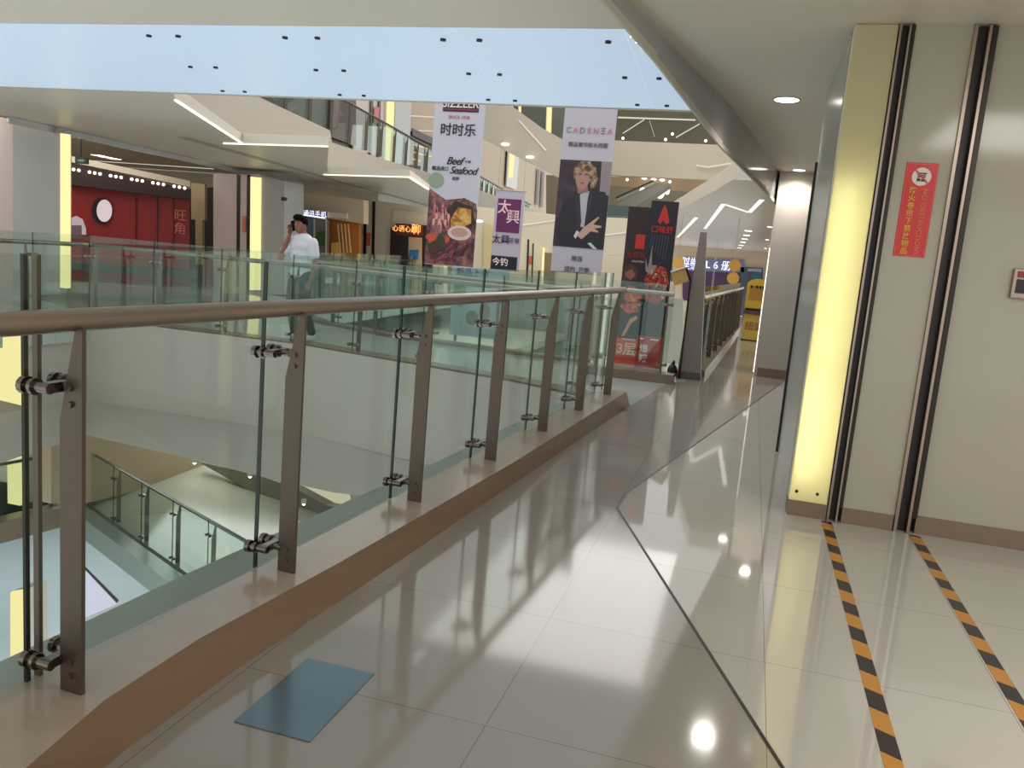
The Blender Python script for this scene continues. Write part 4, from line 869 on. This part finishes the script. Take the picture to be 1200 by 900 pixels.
slab('guide_rail', [(437.5, 106), (440, 106), (437.5, 198), (435, 198)], PU, 0.03, DARKM, t, shift=0.25)
up_('sticker', [(431, 125), (437, 125), (435.5, 144), (430, 143)], mat('stickpink', (196, 92, 96), 0.4), 'pink red sticker between the upper storey tracks', 'sign', 0.28, 0.01)
o = thing('light_column', onp(450, 200, PU), 'lit yellow strip on the upper storey column', 'light column')
slab('light_panel', [(447, 105), (455, 106), (452, 202), (444, 200)], PU, 0.03, LED_Y, o, shift=0.3); slab('housing', [(446, 105), (456, 106), (453, 202), (443, 200)], PU, 0.1, CREAM, o, shift=0.26)
up_('wall_upper_column', [(456, 105), (475, 107), (472, 210), (453, 205)], GREYP, shift=0.3, kind='structure')
up_('shop_front', [(475, 153), (520, 172), (520, 216), (472, 205)], mat('warm_shelves', (84, 58, 34), 0.5, 0, 0.6, 3), 'upper storey shop with warm lit shelves left of the seafood banner', 'shop front', 0.2)
o = bpy.data.objects.new('tmp', None); bpy.data.objects.remove(o)
t = thing('shelf_lights', onp(490, 178, PU), 'warm glowing shelf lights in the upper storey shop', 'light')
WG = lamp('warm_glow', (255, 190, 80), 1.3)
for i, (x0, y0, x1) in enumerate(((478, 168, 490), (492, 172, 503), (478, 177, 489), (491, 180, 504), (477, 185, 486))):
    slab('tube', [(x0, y0), (x1, y0 + (x1 - x0) * 0.28), (x1, y0 + 1.6 + (x1 - x0) * 0.28), (x0, y0 + 1.6)], PU, 0.02, WG, t, shift=0.3)
up_('awning', [(475, 150), (520, 170), (520, 178), (475, 158)], DARKBR, 'dark awning band over the warm lit upper shop', 'awning', 0.35)
for i, px in enumerate(([(475, 134.5), (514, 137), (514, 138.5), (475, 136)], [(488, 152.3), (514, 153), (514, 154.2), (488, 153.4)])):
    up_('cove_strip', px, COVE2, ('upper cove light line left of the seafood banner top', 'lower cove light line left of the seafood banner top')[i], 'light', 0.15, 0.03)
# between seafood and fashion banners, upper storey
o = thing('light_column', onp(594, 200, PU), 'short lit yellow strip on upper storey between the tall banners', 'light column')
slab('light_panel', [(594, 176), (599.5, 176), (597, 208), (592, 208)], PU, 0.03, LED_Y, o, shift=0.3); slab('housing', [(594, 148), (608, 149), (602, 222), (590, 218)], PU, 0.1, GREYP, o, shift=0.25)
t = thing('shutter_track', onp(630, 225, PU), 'pair of tracks on the upper storey between the tall banners', 'shutter track')
slab('guide_rail', [(628, 198), (630, 198), (628, 240), (626, 240)], PU, 0.03, DARKM, t, shift=0.25); slab('guide_rail', [(633.5, 201), (635.5, 201), (633.5, 243), (631.5, 243)], PU, 0.03, DARKM, t, shift=0.25)
# fifth storey corner
P5 = yplane(27)
slab('trim_10', [(560, 110), (602, 126), (635, 150), (668, 168), (668, 215), (618, 190), (560, 160)], P5, 0.3, FA, kind='structure')
cv = B()
for a, c in (((607, 142), (638, 174)), ((566, 143), (604, 147))):
    pass
slab('cove_strip', [(607, 141), (609, 141), (641, 176), (639, 177)], P5, 0.03, COVE2, label='slanting cove line on the top storey fascia between the banners', cat='light', shift=0.03)
slab('wall_top_storey', [(590, 90), (670, 96), (670, 172), (635, 150), (602, 126)], yplane(29), 0.2, mat('topdark', (70, 76, 64), 0.5, 0, 0.25, 1), kind='structure')
for i, (x, w) in enumerate(((609, 1.5), (642, 4.5))):
    o = thing('light_column', onp(x, 150, yplane(28.9)), ('thin lit yellow strip on the top storey above the purple banner', 'wider lit yellow strip on the top storey beside the fashion banner')[i], 'light column')
    slab('light_panel', [(x, 105), (x + w, 105), (x + w - 2, 166), (x - 2, 166)], yplane(28.9), 0.05, LED_Y, o); slab('housing', [(x - 1, 105), (x + w + 1, 105), (x + w - 1, 166), (x - 3, 166)], yplane(28.97), 0.05, CREAM, o)
for i, (x, y) in enumerate(((592, 169), (621, 184))):
    p = onp(x, y, yplane(26.8)); o = thing('downlight', p, ('bright soffit lamp above the short lit strip between the banners', 'bright soffit lamp left of the fashion banner')[i], 'downlight')
    B().ball(p, (0.15, 0.08, 0.05), 10, 6).build('lens', SPOTD, o)

# ------------------------------------------------------------------ far end of the atrium
Y34 = yplane(33)
slab('wall_far_fascia', [(640, 160), (730, 165), (850, 170), (960, 190), (960, 215), (880, 213), (730, 206), (640, 200)], Y34, 0.4, mat('far_fascia', (170, 162, 142), 0.5, 0, 0.02, 1), kind='structure')
slab('ceiling_far_roof', [(640, 118), (960, 130), (960, 195), (850, 172), (730, 166), (640, 160)], yplane(40), 0.3, mat('roof_olive', (92, 86, 66), 0.6, 0, 0.1, 1), kind='structure')
for i, (a, c, w) in enumerate((((724, 137.5), (815, 140.5), 0.8), ((730, 156), (755, 140), 0.5), ((761, 141), (767, 160), 0.6), ((792, 161), (820, 145), 0.6))):
    slab('cove_strip', [(a[0], a[1] - w), (c[0], c[1] - w), (c[0], c[1] + w), (a[0], a[1] + w)], yplane(39.8), 0.05, COVE2, label=('long level light line under the far roof', 'light line under the far roof slanting left beside the fashion banner', 'short steep light line under the far roof', 'light line under the far roof slanting to the smoke barrier')[i], cat='light')
for i, (x, y) in enumerate(((730, 162), (780, 163.5), (788, 157), (827, 165), (735, 210.5), (785, 213))):
    p = onp(x, y, yplane(32.9)); o = thing('spotlight', p, 'small round spotlight on the far end of the atrium', 'light', 'spotlights on the far end of the atrium')
    B().ball(p, 0.055, 8, 6).build('lens', SPOTD, o)
slab('cove_strip', [(816, 193), (830, 194.6), (857, 190.5), (857, 192), (830, 196.4), (816, 194.6)], yplane(32.8), 0.05, COVE2, label='thin bent light line on the far fascia near the smoke barrier', cat='light')
slab('ceiling_far_storey', [(700, 206), (880, 213), (880, 232), (800, 224), (700, 217)], yplane(37), 0.2, mat('far_brown', (150, 128, 98), 0.5, 0, 0.1, 1), kind='structure')
slab('wall_far_storey', [(640, 205), (900, 216), (900, 262), (788, 262), (788, 330), (640, 320)], yplane(41), 0.2, mat('far_olive', (124, 116, 92), 0.5, 0, 0.2, 0.7), kind='structure')
for (x, y) in ((755, 205.5), (766, 206.5), (776, 207.5), (755, 209), (766, 210), (776, 211)):
    p = onp(x, y, yplane(36.8)); o = thing('spotlight', p, 'tiny lamp in the double row above the escalator', 'light', 'double row of lamps above the escalator'); B().ball(p, (0.12, 0.1, 0.05), 8, 6).build('lens', SPOTD, o)
for i, (x, y, r) in enumerate(((753, 225, 4), (763, 226.5, 5), (774, 226, 5), (782, 224, 3), (818, 229, 4), (831, 229, 4))):
    p = onp(x, y, yplane(36.5)); o = thing('spotlight', p, 'large glaring round lamp behind the display boards', 'light', 'glaring lamps at the far end'); B().ball(p, (r * 0.036, 0.1, r * 0.05), 12, 8).build('lens', lamp('glare', (250, 250, 255), 2.0), o)
# escalator
t = thing('escalator', onp(760, 240, yplane(31)), 'grey escalator rising at the far end behind the fashion banner', 'escalator')
EP_ = yplane(31)
slab('truss', [(724, 236), (770, 214), (784, 216), (740, 246), (724, 250)], EP_, 1.2, mat('esc_grey', (112, 112, 98), 0.4, 0.3, 0.1, 2), t)
slab('handrail', [(722, 231), (766, 211), (767, 212.5), (722, 233.5)], EP_, 0.06, BLACK, t, shift=0.1)
slab('side_glass', [(724, 236), (770, 214.5), (768, 212), (722, 233)], EP_, 0.03, GLF, t, shift=0.08)
slab('counter_block', [(712, 240), (757, 243), (757, 254), (712, 253)], yplane(30), 0.5, mat('tealdark', (60, 78, 74), 0.4), label='dark teal glass front of an upper storey at the far end', cat='parapet')
slab('person', [], yplane(30), 0.1, BLACK) if False else None
# far right fascia of the next storey (cream) with cove line
PX = yplane(24.0)
slab('trim_11', [(608, 246), (655, 252), (740, 256), (745, 300), (655, 298), (608, 275)], PX, 0.3, mat('cream_fascia', (206, 196, 176), 0.45, 0, 0.02, 1), kind='structure')
slab('cove_strip', [(611, 263), (652, 257.5), (652, 259), (611, 265)], PX, 0.02, COVE2, label='bright line on the cream fascia left of the fashion banner', cat='light', shift=0.03)
slab('cove_strip', [(708, 275), (736, 271.5), (736, 273), (708, 276.5)], PX, 0.02, COVE2, label='bright line on the cream fascia right of the fashion banner', cat='light', shift=0.03)

# ------------------------------------------------------------------ shops at the end of the walkway
YE = yplane(58)
slab('wall_end', [(700, 262), (960, 272), (960, 372), (700, 360)], YE, 0.3, mat('end_wall', (200, 184, 160), 0.5), kind='structure')
t = thing('shop_front', onp(845, 345, YE), 'purple and blue lit shop sign beyond the tapered pylon', 'shop front')
slab('facade', [(800, 318), (868, 320), (868, 356), (800, 352)], YE, 0.1, mat('shop_violet', (74, 48, 84), 0.5, 0, 0.4, 1), t, shift=0.1)
slab('sign_board', [(800, 302), (872, 305), (872, 319), (800, 317)], YE, 0.1, mat('signboard_lav', (120, 118, 160), 0.4), t, shift=0.15)
letters('lettering', 'L 6 册', 0.68, SIGNW, XR, ZU, onp(842, 311.5, YE) - Vector((0, 0.3, 0)), t, bold=0.02)
letters('lettering', '时尚', 0.54, SIGNW, XR, ZU, onp(809, 306.5, YE) - Vector((0, 0.3, 0)), t, bold=0.02)
letters('lettering', '生活', 0.48, SIGNW, XR, ZU, onp(809, 312.5, YE) - Vector((0, 0.3, 0)), t, bold=0.02)
for i, (x, y, r, yy, lb) in enumerate(((861, 311, 7.2, 24, 'upper yellow disc hanging beyond the balustrade'), (859, 326, 7.2, 23.5, 'lower yellow disc hanging beyond the balustrade'), (795, 308, 7, 24, 'yellow disc half hidden behind the wider display board'))):
    pl = yplane(yy); o = thing('hanging_disc', onp(x, y, pl), lb, 'disc')
    disc('disc', x, y, r, r, pl, mat('disc_yellow', (226, 172, 84), 0.5), o, 0, 28, 0.05)
    B().tube([onp(x, y - r, pl), Vector((*onp(x, y - r, pl)[:2], 3.0))], 0.006, 6).build('wire', STEEL, o)
t = thing('shop_front', onp(880, 350, YE), 'blue-grey shop entrance behind the yellow machine', 'shop front')
slab('opening', [(868, 313), (894, 314), (894, 372), (868, 370)], YE, 0.1, mat('entrance', (72, 84, 102), 0.4, 0, 0.2, 1), t, shift=0.15)
slab('header', [(876, 314.5), (893, 315), (892, 319), (876, 318)], YE, 0.1, mat('headergrey', (150, 160, 178), 0.4), t, shift=0.28)
slab('teal_panel', [(881, 320), (892, 319), (892, 328), (881, 326)], YE, 0.05, mat('tealp', (40, 104, 110), 0.4), t, shift=0.28)
# yellow machine on a yellow cabinet
t = thing('capsule_machine', (0.10, 19.5, 0.69), 'yellow arched vending machine standing on a yellow cabinet', 'vending machine')
def arch(cx, w, z0, z1, y, d, name, m, r=0.6):
    n = 14; zc = z1 - w * r
    pts = [Vector((cx - w, y, z0)), Vector((cx + w, y, z0))] + [Vector((cx + w * math.cos(PI * i / n), y, zc + w * r * math.sin(PI * i / n))) for i in range(n + 1)]
    return B().prism(pts, (0, d, 0)).build(name, m, t, bevel=0.01)
arch(0.09, 0.245, 0.70, 1.40, 19.5, 0.5, 'body', YEL)
B().box(-0.08, 0.24, 19.48, 19.5, 0.93, 1.24).build('window', mat('ochre', (182, 132, 40), 0.2), t)
for x in (-0.055, 0.06, 0.135, 0.2): B().box(x - 0.022, x + 0.022, 19.465, 19.48, 1.19, 1.25).build('knob', BLACK, t)
B().box(-0.13, 0.31, 19.47, 19.5, 0.70, 0.735).build('tray', BLACK, t)
t = thing('cabinet', (0.09, 19.5, 0), 'plain yellow cabinet under the arched vending machine', 'cabinet')
B().box(-0.14, 0.33, 19.52, 20.0, 0, 0.60).build('body', mat('cab_yellow', (220, 186, 84), 0.35), t, bevel=0.01)
B().box(-0.17, 0.36, 19.46, 20.02, 0.60, 0.69).build('top', mat('cab_top', (96, 70, 62), 0.3), t)
letters('lettering', '扭蛋', 0.20, mat('cab_print', (166, 112, 66), 0.4), XR, ZU, (0.10, 19.512, 0.32), t, bold=0.006)
B().box(-0.15, 0.34, 19.50, 20.0, 0, 0.02).build('plinth', BLACK, t)
# small reading lectern frame above the short balustrade
t = thing('sign_stand', (-0.95, 11.4, 0), 'thin white framed slanting sign stand left of the tapered pylon', 'sign stand')
a, c, d_ = ony(786, 319, 11.4), ony(804, 313.5, 11.4), ony(809, 329, 11.4)
B().tube([a, c], 0.014, 8).build('frame_top', WHITE, t); B().tube([c, d_], 0.016, 8).build('frame_side', DARKM, t)
B().prism([a + Vector((0, 0.01, 0)), c + Vector((0, 0.01, 0)), d_ + Vector((0, 0.01, 0)), ony(790, 335, 11.4) + Vector((0, 0.01, 0))], (0, 0.01, 0)).build('panel', mat('stand_panel', (196, 150, 84), 0.4), t)
B().tube([Vector((d_.x, 11.42, d_.z)), Vector((d_.x, 11.42, 0.0))], 0.012, 8).build('leg', DARKM, t)
# poster board seen through two balustrades
t = thing('poster_board', (-3.9, 12.9, 0), 'pale blue poster board with green cube picture behind the third post', 'poster board')
x0, x1 = -4.72, -3.78
P = board_at(12.75, x0, x1, 0.05, 1.25)
B().box(x0, x1, 12.75, 12.80, 0.10, 1.22).build('board', mat('pale_blue_board', (176, 196, 208), 0.3), t)
pic('green_cube', [[P(0.02, 0.50), P(0.16, 0.42), P(0.26, 0.50), P(0.25, 0.72), P(0.12, 0.80), P(0.02, 0.72)]], mat('cube_green', (92, 146, 96), 0.4), t)
pic('brown_can', [blob(P, 0.62, 0.40, 0.10, 0.12)], mat('can_brown', (150, 92, 72), 0.4), t)
pic('dark_bowl', [blob(P, 0.40, 0.30, 0.12, 0.10)], mat('bowl_dark', (60, 74, 70), 0.4), t)
letters('lettering', '新品上市', 0.14, mat('board_ink', (56, 66, 84), 0.4), XR, ZU, P(0.35, 0.90, 0.01), t)
for x in (x0 + 0.1, x1 - 0.1): B().box(x - 0.02, x + 0.02, 12.76, 12.79, 0.0, 0.12).build('leg', DARKM, t)

# ------------------------------------------------------------------ the man on the phone
SK = mat('skin', (140, 92, 72), 0.55); HAIR = mat('hair_black', (10, 8, 8), 0.85, spec=0.1)
def fused(name, b, m, parent, voxel, smooth_it=4, **props):
    o = b.build('tmp', m)
    r = o.modifiers.new('r', 'REMESH'); r.mode = 'VOXEL'; r.voxel_size = voxel
    s = o.modifiers.new('s', 'SMOOTH'); s.iterations = smooth_it; s.factor = 0.5
    dg = bpy.context.evaluated_depsgraph_get(); dg.update()
    me = bpy.data.meshes.new_from_object(o.evaluated_get(dg)); bpy.data.objects.remove(o)
    me.name = name; me.shade_smooth(); me.materials.clear(); me.materials.append(m)
    q = bpy.data.objects.new(name, me); COL.objects.link(q)
    if parent is not None: q.parent = parent
    tag(q, **props); return q
def limb(b, pts, rs, seg=14):
    b.tube(pts, rs, seg)
    for p, r in zip(pts, rs): b.ball(p, r, 14, 8)
PX0 = Vector((-6.20, 10.52, 0.0))
# local frame: person faces -y and a little -x; x positive = his left
man = thing('person', tuple(PX0), 'man in white t-shirt and dark trousers holding a phone to his ear', 'person')
man['_o'] = (0, 0, 0)
bd = B()
# torso (ellipsoid stack through fused tubes)
for (z, rx_, ry_) in ((0.94, 0.155, 0.105), (1.05, 0.145, 0.10), (1.18, 0.155, 0.105), (1.30, 0.165, 0.11), (1.38, 0.15, 0.09)):
    bd.ball((0, 0, z), (rx_, ry_, 0.11), 20, 12)
limb(bd, [Vector((0, 0.005, 1.40)), Vector((0, -0.01, 1.50))], [0.062, 0.053])
HC = Vector((-0.01, -0.035, 1.585))
bd.ball(HC, (0.076, 0.092, 0.110), 24, 16); bd.ball(HC + Vector((0, -0.03, -0.055)), (0.052, 0.058, 0.055), 18, 12)
bd.tube([HC + Vector((0, -0.082, 0.015)), HC + Vector((0, -0.105, -0.022))], [0.008, 0.015], 10); bd.ball(HC + Vector((0, -0.100, -0.024)), 0.014, 10, 8)
for k in (-1, 1): bd.ball(HC + Vector((0.072 * k, 0.005, -0.005)), (0.012, 0.02, 0.03), 12, 8)
bd.ball(HC + Vector((0, -0.088, -0.055)), (0.022, 0.01, 0.008), 10, 6); bd.ball(HC + Vector((0, -0.082, 0.035)), (0.045, 0.012, 0.01), 12, 6)
# right arm raised with the phone (his right = -x)
SHR, ELR, WRR = Vector((-0.19, 0, 1.36)), Vector((-0.27, -0.13, 1.12)), Vector((-0.145, -0.10, 1.43))
limb(bd, [SHR, ELR], [0.055, 0.042]); limb(bd, [ELR, WRR], [0.041, 0.027])
palm = WRR + Vector((0.005, 0.0, 0.055)); bd.ball(palm, (0.022, 0.040, 0.048), 14, 10)
for i in range(4):
    y = -0.035 + 0.021 * i; l = (0.9, 1.0, 0.95, 0.75)[i]
    limb(bd, [palm + Vector((-0.008, y, 0.035)), palm + Vector((-0.006, y, 0.035 + 0.04 * l)), palm + Vector((0.022, y, 0.035 + 0.062 * l))], [0.0095, 0.009, 0.008], 8)
limb(bd, [palm + Vector((0.01, -0.04, -0.005)), palm + Vector((0.03, -0.058, 0.025)), palm + Vector((0.04, -0.055, 0.05))], [0.011, 0.010, 0.009], 8)
# left arm hanging, slightly bent
SHL, ELL, WRL = Vector((0.19, 0, 1.36)), Vector((0.245, 0.02, 1.08)), Vector((0.225, -0.06, 0.86))
limb(bd, [SHL, ELL], [0.055, 0.042]); limb(bd, [ELL, WRL], [0.041, 0.026])
pl_ = WRL + Vector((0, -0.01, -0.05)); bd.ball(pl_, (0.020, 0.038, 0.045), 14, 10)
for i in range(4):
    y = -0.040 + 0.021 * i; l = (0.9, 1.0, 0.95, 0.75)[i]
    limb(bd, [pl_ + Vector((0, y, -0.03)), pl_ + Vector((-0.004, y, -0.03 - 0.035 * l)), pl_ + Vector((-0.02, y, -0.03 - 0.065 * l))], [0.0095, 0.009, 0.008], 8)
limb(bd, [pl_ + Vector((-0.005, -0.035, 0.01)), pl_ + Vector((-0.02, -0.055, -0.02)), pl_ + Vector((-0.022, -0.05, -0.045))], [0.011, 0.010, 0.009], 8)
# legs mid-step
HR, KR, AR = Vector((-0.09, 0, 0.90)), Vector((-0.10, -0.07, 0.50)), Vector((-0.10, 0.02, 0.09))
HL, KL, AL = Vector((0.09, 0, 0.90)), Vector((0.10, -0.02, 0.49)), Vector((0.12, 0.13, 0.10))
for h, k_, a_ in ((HR, KR, AR), (HL, KL, AL)):
    limb(bd, [h, k_], [0.088, 0.055]); limb(bd, [k_, a_], [0.054, 0.034]); limb(bd, [a_ + Vector((0, 0.02, -0.03)), a_ + Vector((0, -0.13, -0.055))], [0.035, 0.028])
body = fused('body', bd, SK, man, 0.007, 3)
sh = B()
for (z, rx_, ry_) in ((0.93, 0.178, 0.13), (1.05, 0.170, 0.125), (1.18, 0.178, 0.13), (1.30, 0.188, 0.132), (1.37, 0.172, 0.112)):
    sh.ball((0, 0, z), (rx_, ry_, 0.115), 20, 12)
for s_, e_ in ((SHR, ELR), (SHL, ELL)): limb(sh, [s_ + Vector((0, 0, -0.005)), s_ + (e_ - s_) * 0.6], [0.072, 0.068])
fused('shirt', sh, mat('white_cotton', (214, 216, 222), 0.85, 0, 0.03, 12), man, 0.010, 4)
tr_ = B()
tr_.ball((0, 0, 0.90), (0.172, 0.125, 0.12), 20, 12)
for h, k_, a_ in ((HR, KR, AR), (HL, KL, AL)): limb(tr_, [h, k_, a_ + Vector((0, 0, 0.03))], [0.105, 0.075, 0.058])
fused('trousers', tr_, mat('dark_denim', (26, 28, 36), 0.8, 0, 0.1, 10), man, 0.010, 4)
hr = B()
hr.ball(HC + Vector((0, 0.018, 0.035)), (0.088, 0.092, 0.092), 20, 14); hr.ball(HC + Vector((0, -0.045, 0.092)), (0.082, 0.074, 0.050), 16, 10)
for i in range(10): hr.ball(HC + Vector((random.uniform(-0.06, 0.06), random.uniform(-0.05, 0.07), 0.105)), 0.025, 8, 6)
fused('hair', hr, HAIR, man, 0.009, 2)
for a_, lbl in ((AR, None), (AL, None)):
    s = B(); s.ball(a_ + Vector((0, -0.055, -0.055)), (0.048, 0.125, 0.045), 16, 10); s.ball(a_ + Vector((0, 0.02, -0.03)), (0.045, 0.055, 0.055), 14, 8); fused('shoe', s, mat('white_shoe', (206, 206, 206), 0.5), man, 0.009, 2)
# brows / eyes small dark marks are children of the head area
for k in (-1, 1):
    B().ball(HC + Vector((0.030 * k, -0.080, 0.012)), (0.012, 0.006, 0.005), 10, 6).build('eye', mat('eye_dark', (24, 18, 16), 0.3), man)
    B().ball(HC + Vector((0.032 * k, -0.084, 0.034)), (0.020, 0.005, 0.004), 10, 6).build('eyebrow', HAIR, man)
for ch in man.children: pass
man.rotation_euler = (0, 0, math.radians(-14)); man.scale = (1.04, 1.04, 1.04)
ph = thing('mobile_phone', tuple(PX0), 'dark mobile phone held to the man\'s ear', 'phone'); ph['_o'] = (0, 0, 0)
B().obox(HC + Vector((-0.098, -0.035, -0.02)), (0.005, 0, 0), (0, 0.034, 0.012), (0, -0.022, 0.068)).build('phone_body', BLACK, ph, bevel=0.003)
B().obox(HC + Vector((-0.0925, -0.035, -0.02)), (0.0008, 0, 0), (0, 0.031, 0.011), (0, -0.020, 0.060)).build('screen', mat('screen_glass', (40, 46, 60), 0.1), ph)
ph.rotation_euler = man.rotation_euler; ph.scale = man.scale

# ------------------------------------------------------------------ lights
def area(name, loc, sx, sy, e, color, rot=(0, 0, 0)):
    l = bpy.data.lights.new(name, 'AREA'); l.shape = 'RECTANGLE'; l.size = sx; l.size_y = sy; l.energy = e; l.color = color
    o = bpy.data.objects.new(name, l); COL.objects.link(o); o.location = loc; o.rotation_euler = rot; return o
area('ground_fill_light', (-17, 18, -4.75), 9, 8, 330, (0.90, 0.96, 1.0))  # fill lamp added to brighten the dark ground floor, no fixture here
wd = bpy.data.worlds.new('world'); S.world = wd; wd.use_nodes = True
wd.node_tree.nodes['Background'].inputs[0].default_value = (1.0, 0.985, 0.965, 1); wd.node_tree.nodes['Background'].inputs[1].default_value = 1.15
# wide fill lamps added over the atrium and other floors, with no fixtures
area('atrium_fill_light', (-4.5, 22, 9.0), 6, 16, 760, (1.0, 0.97, 0.93))
area('walkway_light', (2.5, 2.0, 2.97), 2.0, 2.0, 100, (1.0, 0.96, 0.90))
area('left_walkway_light', (-15, 13, 3.3), 3, 9, 190, (1.0, 0.95, 0.9))
area('far_walkway_light', (3.0, 24, 2.95), 3, 12, 260, (1.0, 0.95, 0.9))
area('far_end_light', (3.6, 46, 2.95), 4, 16, 420, (1.0, 0.95, 0.9))
area('lower_level_light', (-14, 18, -1.4), 6, 6, 420, (0.97, 1.0, 0.97))
area('ground_level_light', (-7, 4, -3.0), 7, 6, 1500, (0.88, 0.95, 1.0))

vs = S.view_settings; vs.view_transform = 'Standard'; vs.look = 'None'; vs.exposure = 0.0; vs.gamma = 1.0; vs.use_curve_mapping = False
S.cycles.use_denoising = True
try: S.cycles.denoiser = 'OPENIMAGEDENOISE'
except Exception: pass
S.cycles.max_bounces = 8; S.cycles.transparent_max_bounces = 24; S.cycles.glossy_bounces = 4; S.cycles.diffuse_bounces = 3
S.cycles.sample_clamp_indirect = 4.0
for o in S.objects:
    if '_o' in o: del o['_o']
